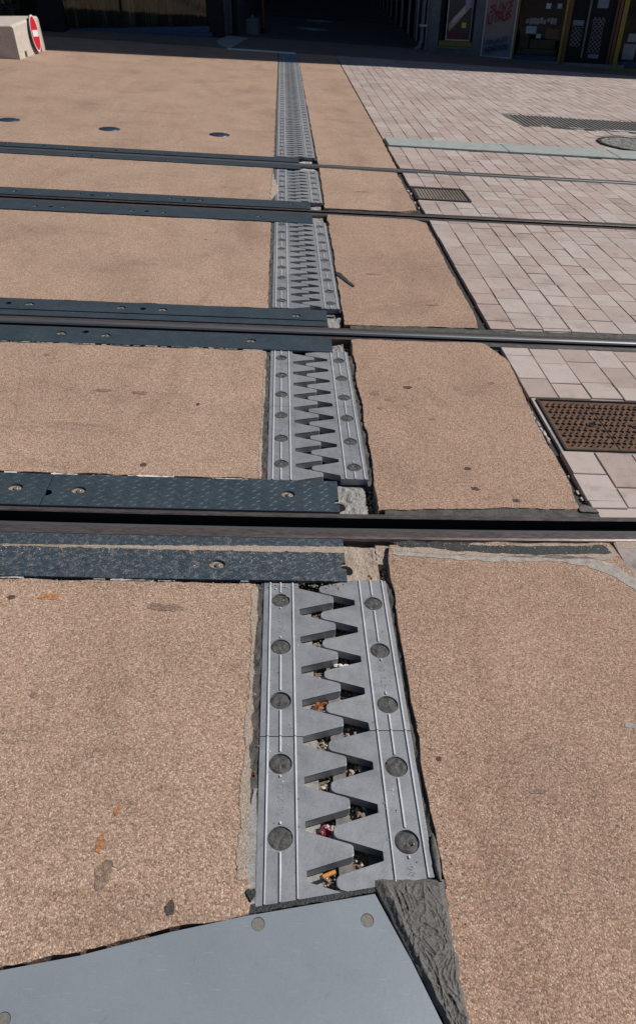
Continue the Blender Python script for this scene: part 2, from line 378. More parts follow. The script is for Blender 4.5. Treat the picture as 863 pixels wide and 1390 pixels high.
# right fields
RS = []
RS.append(slab('road_surface', [(.372, -.9), (.376, .62), (.380, .74), (.376, .896), (.378, 1.31), (.380, 1.62), (.392, 1.795)] + [(.6, 1.812), (1.128, 1.83), (1.165, 1.60), (1.33, 1.36), (1.6, -.9)], M['agg_r'], 11, .02, .004))
RS.append(slab('road_surface', [(.383, 2.2), (.376, 1.975), (.59, 1.992), (.86, 2.008), (1.09, 2.012), (1.105, 2.25), (1.10, 2.6), (1.125, 3.0), (1.13, 3.20), (1.05, 3.375), (.395, 3.355), (.389, 3.19)], M['agg_r'], 12, .02, .006))
RS.append(slab('road_surface', [(.372, 3.53), (1.07, 3.56), (1.09, 3.75), (1.085, 4.4), (1.10, 5.45), (1.02, 5.515), (.380, 5.53), (.378, 4.4)], M['agg_r'], 13, .02, .006))
RS.append(slab('road_surface', [(.375, 5.70), (.95, 5.72), (1.08, 5.78), (1.085, 6.4), (1.085, 7.00), (.385, 7.02), (.382, 6.4)], M['agg'], 14))
RS.append(slab('road_surface', [(.385, 7.16), (1.105, 7.165), (1.118, 8.6), (1.115, 12.7), (1.12, 17.0), (.365, 17.0), (.37, 12), (.38, 8.0)], M['agg'], 15, .05))

# flush bituminous bands along the rails on the right side
def band(name, f, x0, x1, o0, o1, mat, seed, z=-.004, amp=.005, z0=-.11):
    b = MB(); pts = line(f, x0, x1, o0, 14) + line(f, x1, x0, o1, 14); b.prism(ragged(pts, .03, amp, seed), z0, z); return struct(b.build(name, mat))
band('rail_sealant', rD, .40, 1.15, .045, .098, M['sealant'], 21, -.004)
band('rail_sealant', rD, 1.15, XE, .045, .09, M['sealant'], 22, -.008)
band('rail_sealant', rC, .40, XE, .060, .135, M['sealant'], 23, -.004, .008)
band('rail_sealant', rC, .40, XE, -.075, -.045, M['sealant'], 24, -.004, .006)
band('rail_sealant', rB, .40, XE, -.085, -.068, M['tar'], 25, -.004, .004)
band('rail_sealant', rB, .40, XE, .040, .085, M['tar'], 26, -.004, .008)
band('rail_sealant', rA, .40, XE, -.06, -.04, M['tar'], 27, -.004, .004)
band('rail_sealant', rA, .40, XE, .065, .085, M['tar'], 28, -.004, .006)
band('rail_sealant', rD, 1.15, XE, -.115, -.083, M['sand'], 29, -.006, .004)
# black filler band between the right slab and the pavers

M['mortar_thin'] = rough_mat('thin_gritty_mortar', (.27, .235, .205), (.48, .43, .385), 34, .9, .6, .003, fine=330)
# patches on the near right slab: tar infill, sandy edge and curved pale mortar
def patch(name, poly, mat, z0, z1, seed, step=.012, amp=.005, parent=None, f=14):
    b = MB(); b.prism(ragged(poly, step, amp, seed, f), z0, z1); o = b.build(name, mat, parent)
    return o
nr = RS[0]
patch('tar_patch', [(.43, 1.797), (.60, 1.802), (.85, 1.800), (1.10, 1.815), (1.115, 1.775), (.86, 1.755), (.62, 1.768), (.50, 1.785)], M['tar'], -.004, .0022, 31, parent=nr)
patch('tar_patch', [(.395, 1.806), (.50, 1.812), (.66, 1.812), (.60, 1.793), (.43, 1.785)], M['tar'], -.004, .0018, 32, parent=nr)
patch('grit_band', [(.395, 1.78), (.6, 1.80), (.9, 1.815), (1.12, 1.822), (1.135, 1.76), (1.06, 1.742), (.8, 1.745), (.6, 1.748), (.4, 1.762)], M['sand'], -.006, .0012, 33, parent=nr)
mo = []
arc = [(.40, 1.755), (.55, 1.742), (.70, 1.735), (.82, 1.742), (.93, 1.745), (1.02, 1.733), (1.09, 1.695), (1.135, 1.63), (1.18, 1.53), (1.25, 1.43)]
wid = [.008, .010, .012, .013, .016, .022, .028, .03, .03, .03]
up_, dn_ = [], []
for (x, y), w in zip(arc, wid): up_.append((x + w * .4, y + w)); dn_.append((x - w * .4, y - w))
patch('mortar_band', up_ + dn_[::-1], M['mortar_thin'], -.004, .0012, 34, .008, .0045, parent=nr, f=20)
# stains and spots which have a shape of their own
def spot(parent, x, y, rx, ry, mat, seed, z=.0012):
    pts = []
    for k in range(22):
        a = k * 2 * math.pi / 22; q = 1 + .45 * noise.noise(Vector((math.cos(a) * 1.6, math.sin(a) * 1.6, seed * 3.3)))
        pts.append((x + rx * q * math.cos(a), y + ry * q * math.sin(a)))
    b = MB(); b.prism(pts, -.004, z); return b.build('stain', mat, parent)
for i, (s, x, y, rx, ry, m) in enumerate([
    (0, -.161, .684 + .014, .0105, .0125, 'agg_tar'), (0, -.319, .826, .008, .020, 'agg_rust'), (0, -.30, .765, .017, .03, 'agg_soft'), (0, -.7, 1.57 - .04, .012, .008, 'agg_tar'),
    (0, -.60, 1.535, .030, .012, 'agg_rust'), (0, -.549, 1.197, .010, .009, 'agg_soft'), (0, -.27, 1.50, .05, .015, 'agg_soft'),
    (0, -.297, .898, .006, .012, 'agg_rust'),
    (1, -.439, 2.205, .012, .011, 'agg_tar'), (1, -.531, 2.735, .03, .016, 'agg_soft'), (1, -.691, 2.742, .035, .013, 'agg_soft'), (1, -.288, 2.653, .008, .010, 'agg_tar'), (1, -.99, 3.05, .013, .010, 'agg_soft'),
    (6, .603, 2.869, .018, .014, 'agg_tar'), (6, .992, 2.941, .016, .010, 'agg_soft'), (6, .45, 2.80, .022, .02, 'agg_soft'), (6, .461, 2.676, .011, .009, 'agg_soft'), (6, .739, 2.243, .013, .010, 'agg_tar'),
    (6, .74, 2.115, .014, .011, 'agg_tar'), (6, .87, 2.05, .014, .011, 'agg_tar'), (6, .50, 2.75, .014, .010, 'agg_soft'), (6, .67, 2.60, .014, .008, 'agg_soft'),
    (5, .418, 1.024, .006, .007, 'agg_tar'), (5, .915, 1.118, .014, .010, 'shelf'), (5, .63, .94, .02, .007, 'agg_soft'),
    (7, .88, 3.85, .04, .012, 'agg_soft'), (7, .60, 4.3, .04, .012, 'agg_soft'), (8, .7, 6.25, .05, .012, 'agg_soft')]):
    spot((LS + RS)[s], x, y, rx, ry, M[m], i)

# ------------------------------------------------------------------ joint recess: bed, ledges, edge sealant
b = MB(); b.box(L1 - .05, .43, -.9, 17.05, -.116, -.062); struct(b.build('joint_recess', M['soil']))
M['debris'] = rough_mat('brown_silt', (.10, .08, .065), (.30, .235, .18), 90, .95, .9, .004, fine=420)
for a, c in ((.60, 1.60), (2.13, 3.18)):
    b = MB(); b.box(.138, .170, a, c, -.061, -.047); b.box(.202, .235, a, c, -.061, -.049); struct(b.build('silt', M['debris']))
# lumpy sealant strips beside the toothed plates
def lumpy(name, x0, x1, y0, y1, mat, z, amp, seed, nx=4, step=.012):
    bm = bmesh.new(); ny = max(2, int((y1 - y0) / step)); g = []
    for j in range(ny + 1):
        y = y0 + (y1 - y0) * j / ny; row = []
        for i in range(nx + 1):
            x = x0 + (x1 - x0) * i / nx; e = 1 if 0 < i < nx else .2
            n = noise.noise(Vector((x * 60, y * 28, seed))) + .5 * noise.noise(Vector((x * 140, y * 90, seed + 4)))
            row.append(bm.verts.new((x, y, z + amp * n * e)))
        g.append(row)
    for j in range(ny):
        for i in range(nx): bm.faces.new((g[j][i], g[j][i + 1], g[j + 1][i + 1], g[j + 1][i]))
    r = bmesh.ops.extrude_face_region(bm, geom=bm.faces[:]); 
    for v in [e for e in r['geom'] if isinstance(e, bmesh.types.BMVert)]: v.co.z = -.112
    bmesh.ops.recalc_face_normals(bm, faces=bm.faces[:])
    me = bpy.data.meshes.new(name); bm.to_mesh(me); bm.free()
    o = link(name, me, mat); return struct(o)
segs = [(.60, 1.605, 1.63), (2.13, 3.18, 3.18), (3.71, 5.27, 5.27), (5.83, 6.90, 6.90), (7.36, 16.9, 16.9)]
for i, (a, c, d) in enumerate(segs):
    st = .012 if i < 3 else .03
    lumpy('joint_sealant', -.030, .003, a + .08 if i == 0 else a, c, M['sealant'], -.006, .006, i, 4, st)
    lumpy('joint_sealant', .358, .388, a + .17 if i == 0 else a, d, M['sealant'], -.010, .008, i + 20, 4, st)
# sandy crust on the left strip's outer edge
patch('grit_crust', [(-.036, .75), (-.033, 1.0), (-.031, 1.3), (-.030, 1.59), (-.019, 1.59), (-.020, 1.3), (-.022, 1.0), (-.018, .90), (-.022, .75)], M['sand'], -.02, .0015, 61, .006, .005, parent=LS[0])
patch('grit_crust', [(-.034, 2.15), (-.030, 2.6), (-.028, 3.17), (-.020, 3.17), (-.020, 2.6), (-.024, 2.15)], M['sand'], -.02, .0015, 62, .006, .004, parent=LS[1])
patch('grit_crust', [(-.034, 5.86), (-.032, 6.3), (-.028, 6.88), (-.012, 6.5), (.020, 6.25), (.014, 6.05), (-.014, 5.95)], M['sand'], -.02, .003, 63, .02, .006, parent=LS[3])
# steel ledge, gutter bar and debris
for i, (a, c, d) in enumerate(segs):
    lb = MB(); lb.box(.0, .137, a, c, -.062, -.033); struct(lb.build('joint_ledge', M['shelf']))
    lb = MB(); lb.box(.236, .366, a, c, -.062, -.036); struct(lb.build('joint_ledge', M['gutter']))
    lb = MB(); lb.box(.171, .201, a, c, -.062, -.031); struct(lb.build('gutter_edge', M['gutter']))
pb = MB()
for k in range(3600):
    y = R.uniform(.70, 3.18); x = R.choice([R.uniform(.128, .172), R.uniform(.200, .246), R.uniform(.130, .170)])
    if 1.64 < y < 2.10: continue
    r = R.choice([.0014, .0018, .0022, .0026, .0036]); 
    z = -.047 + R.uniform(0, .008) + r * .5
    pb.blob((x, y, z), r, 0, 1, k, (1, 1, .8))
for k, (x, y, r) in enumerate([(.214, 1.110, .006), (.226, 1.105, .005), (.219, 1.092, .005), (.232, 1.118, .0045), (.236, 1.020, .007), (.223, .915, .009), (.238, .925, .008), (.232, .903, .007), (.150, .958, .008), (.148, .97, .006), (.215, 1.012, .006)]):
    pb.blob((x, y, -.036), r, 0, 1, k + 50, (1, 1.2, .8))
tag(pb.build('gravel', M['pebble']), kind='stuff')
pb = MB()
for k in range(1500):
    x = R.uniform(.25, .40); s = R.random()
    if s < .45: y = R.uniform(1.63, 1.80)
    elif s < .8: y = R.uniform(1.97, 2.13)
    else: y = R.choice([R.uniform(3.17, 3.33), R.uniform(3.52, 3.7)])
    r = R.choice([.0015, .002, .003, .0038]); pb.blob((x, y, -.038 + r * .5), r, 0, 1, k, (1, 1, .7))
tag(pb.build('gravel', M['pebble']), kind='stuff')
pb = MB()
for k in range(1500):
    q = R.random()
    if q < .3: x = R.uniform(-.9, .24); y = rD(x) - .30 - abs(R.gauss(0, .012)); z = .0
    elif q < .5: x = R.uniform(-.9, .24); y = rD(x) - .16 - abs(R.gauss(0, .03)); z = .004
    elif q < .65: x = R.uniform(.40, 1.12); y = rD(x) - .105 - abs(R.gauss(0, .02)); z = .001
    elif q < .8: x = -.03 + R.gauss(0, .008); y = R.uniform(.72, 1.58); z = .0
    elif q < .9: x = .392 + abs(R.gauss(0, .01)); y = R.uniform(.62, 1.75); z = .0
    else: x = R.uniform(.01, .35); y = R.uniform(.76, 1.6); z = -.002
    if q >= .9 and .10 < x < .27: continue
    r = R.choice([.0008, .001, .0014, .002]); pb.blob((x, y, z + r * .4), r, 0, 1, k, (1.2, 1, .7))
tag(pb.build('loose_grit', M['pebble']), kind='stuff')
# rough filler where the rails cross the joint
def hump(name, x0, x1, y0, y1, z, amp, mat, seed, n=26):
    bm = bmesh.new(); g = []
    for j in range(n + 1):
        row = []
        for i in range(n + 1):
            x = x0 + (x1 - x0) * i / n; y = y0 + (y1 - y0) * j / n
            h = noise.noise(Vector((x * 18, y * 18, seed))) + .45 * noise.noise(Vector((x * 60, y * 60, seed + 3))) + .25 * noise.noise(Vector((x * 160, y * 160, seed + 5)))
            row.append(bm.verts.new((x, y, z + amp * h)))
        g.append(row)
    for j in range(n):
        for i in range(n): bm.faces.new((g[j][i], g[j][i + 1], g[j + 1][i + 1], g[j + 1][i]))
    r = bmesh.ops.extrude_face_region(bm, geom=bm.faces[:])
    for v in [e for e in r['geom'] if isinstance(e, bmesh.types.BMVert)]: v.co.z = -.112
    bmesh.ops.recalc_face_normals(bm, faces=bm.faces[:])
    me = bpy.data.meshes.new(name); bm.to_mesh(me); bm.free(); return struct(link(name, me, mat))
hump('recess_fill', .22, .350, 1.615, 1.80, -.020, .007, M['sand'], 1)
hump('recess_fill', .350, .40, 1.72, 1.805, -.016, .006, M['sand'], 2)
hump('recess_fill', .22, .345, 1.965, 2.14, -.024, .012, M['shelf'], 3)
hump('recess_fill', .27, .350, 3.20, 3.33, -.024, .012, M['shelf'], 4)
hump('recess_fill', .27, .360, 3.52, 3.66, -.024, .012, M['shelf'], 5)
hump('recess_fill', .25, .350, 5.28, 5.50, -.024, .012, M['shelf'], 6)
hump('recess_fill', .25, .350, 5.66, 5.80, -.024, .012, M['shelf'], 7)
hump('recess_fill', .20, .350, 6.85, 7.02, -.018, .012, M['mortar'], 8)
hump('recess_fill', .20, .330, 7.16, 7.30, -.018, .012, M['mortar'], 9)

# ------------------------------------------------------------------ toothed joint plates
LM, PP = .527, .1054
TH = .028
def left_outline():
    p = [(0, 0), (0, LM)]
    xr, xt = .101, .198
    p.append((xr, LM))
    y = LM
    for k in range(5, 0, -1):
        yc = PP * k
        p.append((xr, yc - .023))
        # tooth between valley k and k-1 : far side at yc-.023, near side at yc-PP
        tc = (yc - .023 + yc - PP) / 2
        p += [(xt - .004, tc + .0138), (xt + .0008, tc + .0122), (xt + .0030, tc + .0085), (xt + .0030, tc - .0085), (xt + .0008, tc - .0122), (xt - .004, tc - .0138)]
        p.append((xr, yc - PP + .0006))
    # remove duplicated corner at y=0 root
    p[-1] = (xr, 0)
    # corner at top: valley starts straight away
    return p
def right_outline():
    xr, xt = .263, .163
    p = [(.362, 0), (.362, LM)]
    p.append((xr, LM))
    for k in range(5, 0, -1):
        y1 = PP * k; y0 = y1 - PP + .022
        tc = (y0 + y1) / 2
        if k < 5: p.append((xr, y1))
        p += [(xt + .006, tc + .0145), (xt + .001, tc + .0105), (xt - .0015, tc + .0055), (xt - .0015, tc - .0055), (xt + .001, tc - .0105), (xt + .006, tc - .0145), (xr, y0)]
    p.append((xr, 0))
    return p
def side_plate(outline, ribs, plugs, gaps, clip=None, text=None, name='toothed_plate'):
    b = MB(); b.prism(outline, -TH, -.002, bevel=.0012)
    me = b.mesh(name)
    c = MB()
    for x, y in plugs: c.cyl((x, y, -.012), (x, y, .02), .0262, .0275, 24)
    me = boolean(me, c.mesh('c'))
    bm = bmesh.new(); bm.from_mesh(me)
    for x in ribs:
        cuts = []
        if x == ribs[1]: cuts = sorted([(y - .030, y + .030) for _, y in plugs] + gaps)
        y = 0
        spans = []
        for a, d in cuts + [(LM, LM)]:
            if a > y + .004: spans.append((y, a))
            y = max(y, d)
        for a, d in spans:
            n = [bm.verts.new(q) for q in ((x - .0024, a, -.0035), (x + .0036, a, -.0035), (x + .0010, a, .0014), (x - .0012, a, .0014), (x - .0024, d, -.0035), (x + .0036, d, -.0035), (x + .0010, d, .0014), (x - .0012, d, .0014))]
            for f, mi in (((0, 1, 2, 3), 0), ((7, 6, 5, 4), 0), ((3, 2, 6, 7), 1), ((1, 5, 6, 2), 1), ((0, 3, 7, 4), 0)): bm.faces.new([n[i] for i in f]).material_index = mi  # right slope brighter than left: sunlight put into the colour
    if clip:
        bmesh.ops.bisect_plane(bm, geom=bm.verts[:] + bm.edges[:] + bm.faces[:], plane_co=clip[0], plane_no=clip[1], clear_inner=True)
        bmesh.ops.holes_fill(bm, edges=[e for e in bm.edges if e.is_boundary], sides=200)
    bm.normal_update()
    out = bpy.data.meshes.new(name); bm.to_mesh(out); bm.free(); return out
def text_mesh(s, size, rot, loc, ext=.0009):
    cu = bpy.data.curves.new('marking', 'FONT'); cu.body = s; cu.size = size; cu.extrude = ext; cu.align_x = 'CENTER'; cu.align_y = 'CENTER'; cu.space_character = 1.15
    cu.resolution_u = 2
    o = bpy.data.objects.new('marking', cu); C.objects.link(o)
    dg = bpy.context.evaluated_depsgraph_get(); dg.update(); me = bpy.data.meshes.new_from_object(o.evaluated_get(dg))
    bpy.data.objects.remove(o)
    me.transform(Matrix.Translation(loc) @ Matrix.Rotation(rot, 4, 'Z')); return me
def plug_mesh(seed):
    bm = bmesh.new(); rings = [0, .006, .012, .018, .0235, .0268]; g = []
    for i, r in enumerate(rings):
        row = []
        for k in range(24 if r else 1):
            a = k * math.pi / 12; x, y = r * math.cos(a), r * math.sin(a)
            sw = math.sin(a * 2 + r * 330 + seed) * .0011 if 0 < i < 5 else 0
            h = noise.noise(Vector((x * 90, y * 90, seed * 5.0))) * .0050 + noise.noise(Vector((x * 230, y * 230, seed * 5.0))) * .002 + sw
            row.append(bm.verts.new((x, y, -.0048 + (h if i < 5 else -.002))))
        g.append(row)
    for k in range(24): bm.faces.new((g[0][0], g[1][k], g[1][(k + 1) % 24]))
    for i in range(1, 5):
        for k in range(24): bm.faces.new((g[i][k], g[i + 1][k], g[i + 1][(k + 1) % 24], g[i][(k + 1) % 24]))
    me = bpy.data.meshes.new('bitumen_plug'); bm.to_mesh(me); bm.free()
    for p in me.polygons: p.use_smooth = True
    me.materials.append(M['plug']); return me
M['plug'] = rough_mat('worn_bitumen_plug', (.028, .029, .029), (.12, .116, .112), 48, .7, .6, .003, fine=320)
plugmeshes = [plug_mesh(i) for i in range(5)]
LPL = [(.049, .103), (.049, .279), (.049, .455)]; RPL = [(.315, .075), (.315, .252), (.315, .430)]
LR = (.0185, .0485, .0835); RR = (.281, .3145, .349)
Lmesh = side_plate(left_outline(), LR, LPL, [(.315, .42)]); Rmesh = side_plate(right_outline(), RR, RPL, [(.115, .215)])
LmeshC = side_plate(left_outline(), LR, [(.049, .279), (.049, .455)], [(.315, .42)], clip=((0, .700 - .558, 0), Vector((-.152, 1, 0)).normalized()))
RmeshC = side_plate(right_outline(), RR, [(.315, .252), (.315, .430)], [(.0, .215)], clip=((0, .700 - .576, 0), Vector((-.149, 1, 0)).normalized()))
for m_ in (Lmesh, Rmesh, LmeshC, RmeshC): m_.materials.append(M['alu']); m_.materials.append(M['riblit'])
TL = text_mesh('GTX 80', .021, -math.pi / 2, (.049, .368, -.0022)); TR = text_mesh('GTX 80', .021, math.pi / 2, (.315, .163, -.0022)); T80 = text_mesh('80', .021, math.pi / 2, (.318, .190, -.0022))
for m_ in (TL, TR, T80): m_.materials.append(M['alu'])
places = ['between the footplate and the first rail', 'between the first and second rails', 'between the second and third rails', 'between the third and fourth rails', 'beyond the fourth rail']
ordn = ['nearest', 'second', 'third', 'fourth', 'fifth', 'sixth', 'seventh', 'eighth', 'ninth', 'tenth', 'eleventh', 'twelfth', 'thirteenth', 'fourteenth', 'fifteenth', 'sixteenth', 'seventeenth', 'eighteenth', 'nineteenth']
idx = []
k = 0
for si, (a, c, d) in enumerate(segs):
    first = {0: -1, 1: 2, 2: 5, 3: 9, 4: 12}[si]; num = {0: 2, 1: 2, 2: 3, 3: 2, 4: 18}[si]
    for j in range(num): idx.append((si, j, .558 + LM * (first + 1 + j), num))
for si, j, y, num in idx:
    far = j == num - 1
    od = ordn[j]
    for side in ('left', 'right'):
        left = side == 'left'
        yo = y if left else y + .018
        e = empty('joint_plate', (0, yo, 0))
        cut = (si == 0 and j == 0)
        me = (LmeshC if cut else Lmesh) if left else (RmeshC if cut else Rmesh)
        e.scale = (1, .9962, 1); body = link('toothed_body', me, None, e)
        pls = LPL if left else RPL
        for q, (px, py) in enumerate(pls):
            if cut and q == 0: continue
            o = link('bitumen_plug', plugmeshes[(k + q) % 5], None, e); o.location = (px, py, 0); o.location.z = R.uniform(-.0005, .0022); o.rotation_euler = (R.uniform(-.03, .03), R.uniform(-.03, .03), R.uniform(0, 6)); q_ = R.uniform(.93, 1.0); o.scale = (q_, q_ * R.uniform(.93, 1), 1); k += 1
        if si < 2: link('raised_marking', TL if left else TR, None, e)
        if cut and not left: link('raised_marking', T80, None, e)
        if si == 4 and j >= 8: pl = 'far stretch'
        if cut: lab = 'grey toothed metal joint plate of the %s row, cut diagonally beside the blue-grey footplate' % side
        elif num == 2: lab = '%s toothed metal joint plate of the %s row %s' % ('nearer' if j == 0 else 'farther', side, places[si])
        else: lab = '%s toothed metal joint plate of the %s row %s' % (od, side, places[si])
        tag(e, lab, 'joint plate', 'toothed plates of the expansion joint')

# ------------------------------------------------------------------ rails
def rail(f, s, name, label, group, shine, x0=-9.5, x1=14.2):
    """s=+1: running head on the far side of the groove"""
    # profile points (offset from groove centre, z), closed
    prof = [(-.047, -.10), (-.047, -.006), (-.043, -.002), (-.030, -.002), (-.026, -.006), (-.024, -.045), (.020, -.045), (.024, -.014), (.028, -.006), (.034, -.002), (.046, .0),
            (.076, -.001), (.083, -.004), (.086, -.012), (.086, -.10)]
    if s < 0: prof = [(-a, z) for a, z in prof][::-1]
    bm = bmesh.new(); rows = []; n = 90
    for i in range(n + 1):
        x = x0 + (x1 - x0) * i / n; y = f(x)
        rows.append([bm.verts.new((x, y + a, z)) for a, z in prof])
    m = len(prof)
    for i in range(n):
        for j in range(m):
            j2 = (j + 1) % m
            fc = bm.faces.new((rows[i][j], rows[i + 1][j], rows[i + 1][j2], rows[i][j2]))
            a = (prof[j][0] + prof[j2][0]) / 2 * s; zz = min(prof[j][1], prof[j2][1])
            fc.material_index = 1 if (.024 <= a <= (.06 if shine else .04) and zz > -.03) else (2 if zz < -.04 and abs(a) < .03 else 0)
    bm.faces.new(rows[0]); bm.faces.new(rows[-1][::-1])
    bmesh.ops.recalc_face_normals(bm, faces=bm.faces[:])
    me = bpy.data.meshes.new(name); bm.to_mesh(me); bm.free()
    for p in me.polygons: p.use_smooth = False
    o = link(name, me, [M['rail'], M['railshine'], M['hole']])
    return tag(o, label, 'tram rail', group)
rail(rD, -1, 'tram_rail', 'nearest grooved tram rail, brown steel with wide black groove', 'tram rails crossing the joint', 0)
rail(rC, 1, 'tram_rail', 'second grooved tram rail from the front with shiny head', 'tram rails crossing the joint', 1)
rail(rB, -1, 'tram_rail', 'third grooved tram rail, dark groove just beyond the middle paving field', 'tram rails crossing the joint', 0)
rail(rA, 1, 'tram_rail', 'farthest grooved tram rail, nearest the round steel studs', 'tram rails crossing the joint', 0)

# ------------------------------------------------------------------ chequer cover plates beside the rails
def lozenge(bm, cx, cy, z, ang, l, w, h):
    pts = [(-l, 0, 0), (-l * .45, -w, 0), (l * .5, -w * .8, 0), (l, 0, 0), (l * .5, w * .8, 0), (-l * .45, w, 0), (-l * .5, 0, h), (l * .6, 0, h)]
    c, s = math.cos(ang), math.sin(ang)
    v = [bm.verts.new((cx + x * c - y * s, cy + x * s + y * c, z + zz)) for x, y, zz in pts]
    for f in ((0, 1, 6), (1, 2, 7, 6), (2, 3, 7), (3, 4, 7), (4, 5, 6, 7), (5, 0, 6)): bm.faces.new([v[i] for i in f])
def cover(f, x0, x1, o0, o1, label, mat, bolts, holes=(), step=None, cheq=True, z=.004, group='chequer cover plates beside the rails', skew=(0, 0), th=.010):
    """a plate from offset o0 to o1 beside a rail line; step = (s0, s1): lower plain strip next to the rail"""
    e = empty('cover_plate', ((x0 + x1) / 2, f((x0 + x1) / 2), 0)); ox, oy = e.location.x, e.location.y
    def P(a, off): return (a - ox, f(a) + off - oy)
    n = 16
    def xe(t, i): # skewed ends
        a = x0 + skew[0] * t; d = x1 + skew[1] * t; return a + (d - a) * i / n
    poly = [P(xe(0, i), o0) for i in range(n + 1)] + [P(xe(1, i), o1) for i in range(n, -1, -1)]
    b = MB(); b.prism(poly, z - th, z, bevel=.0015); me = b.mesh('plate')
    c = MB()
    allb = [(bx, by, 'b') for bx, by in bolts] + [(bx, by, 'h') for bx, by in holes]
    for bx, by, ty in allb:
        sx = 1.25 if ty == 'b' else 1.15; r = .0195 if ty == 'b' else .0155
        pts = [(bx - ox + r * sx * math.cos(q * math.pi / 10), f(bx) + by - oy + r * math.sin(q * math.pi / 10)) for q in range(20)]
        c.prism(pts, z - .05, z + .05)
    if allb: me = boolean(me, c.mesh('c'))
    bm = bmesh.new(); bm.from_mesh(me)
    if cheq:
        p = .029; i0 = int(math.ceil((x0 + .012) / p)); i1 = int((x1 - .012) / p)
        lo, hi = min(o0, o1) + .010, max(o0, o1) - .010; nr = max(1, int(round((hi - lo) / (p * .72))))
        for j in range(nr + 1):
            off = lo + (hi - lo) * j / nr
            for i in range(i0, i1 + 1):
                x = i * p + (p / 2 if j % 2 else 0)
                if x > x1 - .012: continue
                if any(abs(x - bx) < .036 and abs(off - by) < .028 for bx, by, _ in allb): continue
                px, py = P(x, off); lozenge(bm, px, py, z - .0003, math.radians(33 if (i + j) % 2 else -33), .0115, .0026, .0014)
    out = bpy.data.meshes.new('chequer_plate'); bm.to_mesh(out); bm.free(); out.materials.clear()
    link('chequer_plate', out, mat, e)
    if step:
        s0, s1 = step
        b = MB(); b.prism([P(x0 + (x1 - x0) * i / n, s0) for i in range(n + 1)] + [P(x0 + (x1 - x0) * i / n, s1) for i in range(n, -1, -1)], z - th, z - .004, bevel=.001)
        b.build('plain_strip', mat, e)
    for bx, by in bolts:
        x, y = bx - ox, f(bx) + by - oy
        b = MB(); b.cyl((x, y, z - .012), (x, y, z - .0075), .0245, .0245, 20); b.build('bolt_recess', M['dustring'], e)
        b = MB(); hx = x + .003; b.cyl((hx, y, z - .008), (hx, y, z - .001), .0098, .0092, 6); b.cyl((hx, y, z - .001), (hx, y, z + .0012), .0055, .005, 12); b.build('bolt_head', M['bolt'], e)
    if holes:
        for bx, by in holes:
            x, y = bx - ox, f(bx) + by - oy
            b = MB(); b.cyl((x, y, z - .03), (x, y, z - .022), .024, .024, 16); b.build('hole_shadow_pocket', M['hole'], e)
    tag(e, label, 'cover plate', group)
    return e
# rail D far side: offsets .048 .. .230 ; seam near x=-.74
cover(rD, -.733, .246, .047, .224, 'blue-black chequer plate on the far side of the nearest rail, ending over the joint', M['plate'],
      [(-.628, .135), (.073, .142)], [(-.728, .115), (.246, .10)], skew=(.004, 0))
cover(rD, -2.6, -.736, .047, .224, 'chequer plate beyond the nearest rail, cut by the left frame edge', M['plate'], [(-.836, .140), (-1.55, .140)], [], skew=(0, .004))
# rail D near side
cover(rD, -2.6, .246, -.160, -.290, 'dusty chequer plate on the near side of the nearest rail', M['plate_dusty'], [(-.141, -.223), (-1.1, -.223)], [(.246, -.222)], step=(-.090, -.157))
# rail C
cover(rC, -4.6, .285, .155, .290, 'chequer plate with plain strip on the far side of the second rail', M['plate'], cheq=False, bolts=[(-1.217, .222), (-.764, .222), (-.555, .216), (.126, .205), (-1.9, .22)], holes=[(-1.323, .222), (-.656, .216)], step=(.090, .152))
cover(rC, -4.6, .292, -.048, -.212, 'chequer plate on the near side of the second rail', M['plate'], [(-.981, -.113), (-.776, -.119), (-.094, -.122)], [(-.876, -.09)], cheq=False)
# rail B
cover(rB, -6.8, .266, .048, .236, 'dark plate strip on the far side of the third rail', M['plate'], [(-1.90, .14), (-1.442, .148), (-1.229, .148), (-.784, .15), (-.559, .14), (.115, .16)], [(-1.34, .127), (-.671, .12)], cheq=False)
cover(rB, -6.8, .270, -.090, -.318, 'dark plate strip on the near side of the third rail', M['plate'], [(-1.658, -.22), (-1.468, -.22), (-1.001, -.22), (-.781, -.23), (-.118, -.21)], [(-1.549, -.22), (-.894, -.22)], cheq=False)
# rail A
cover(rA, -9, .208, .090, .255, 'narrow dark plate strip on the far side of the farthest rail', M['plate'], [(-2.406, .19), (-1.879, .17), (-1.252, .15)], [(-2.086, .18), (-1.445, .16)], cheq=False)
cover(rA, -9, .217, -.048, -.172, 'narrow dark plate strip on the near side of the farthest rail', M['plate'], [(-1.75, -.11), (-.95, -.11)], [(-1.60, -.11)], cheq=False)
# sandy drift lying on the near plate along its step
def drift(off0, off1, n=60):
    return [(-1.2 + 1.446 * i / n, rD(-1.2 + 1.446 * i / n) + off0 + (off1 - off0) * min(1, max(0, (i / n - .25) * 1.6))) for i in range(n + 1)]
b = MB(); b.prism(ragged(drift(-.1535, -.134) + drift(-.159, -.162)[::-1], .009, .0045, 71, 24), -.004, .0046)
tag(b.build('sand_drift', M['sand']), kind='stuff')
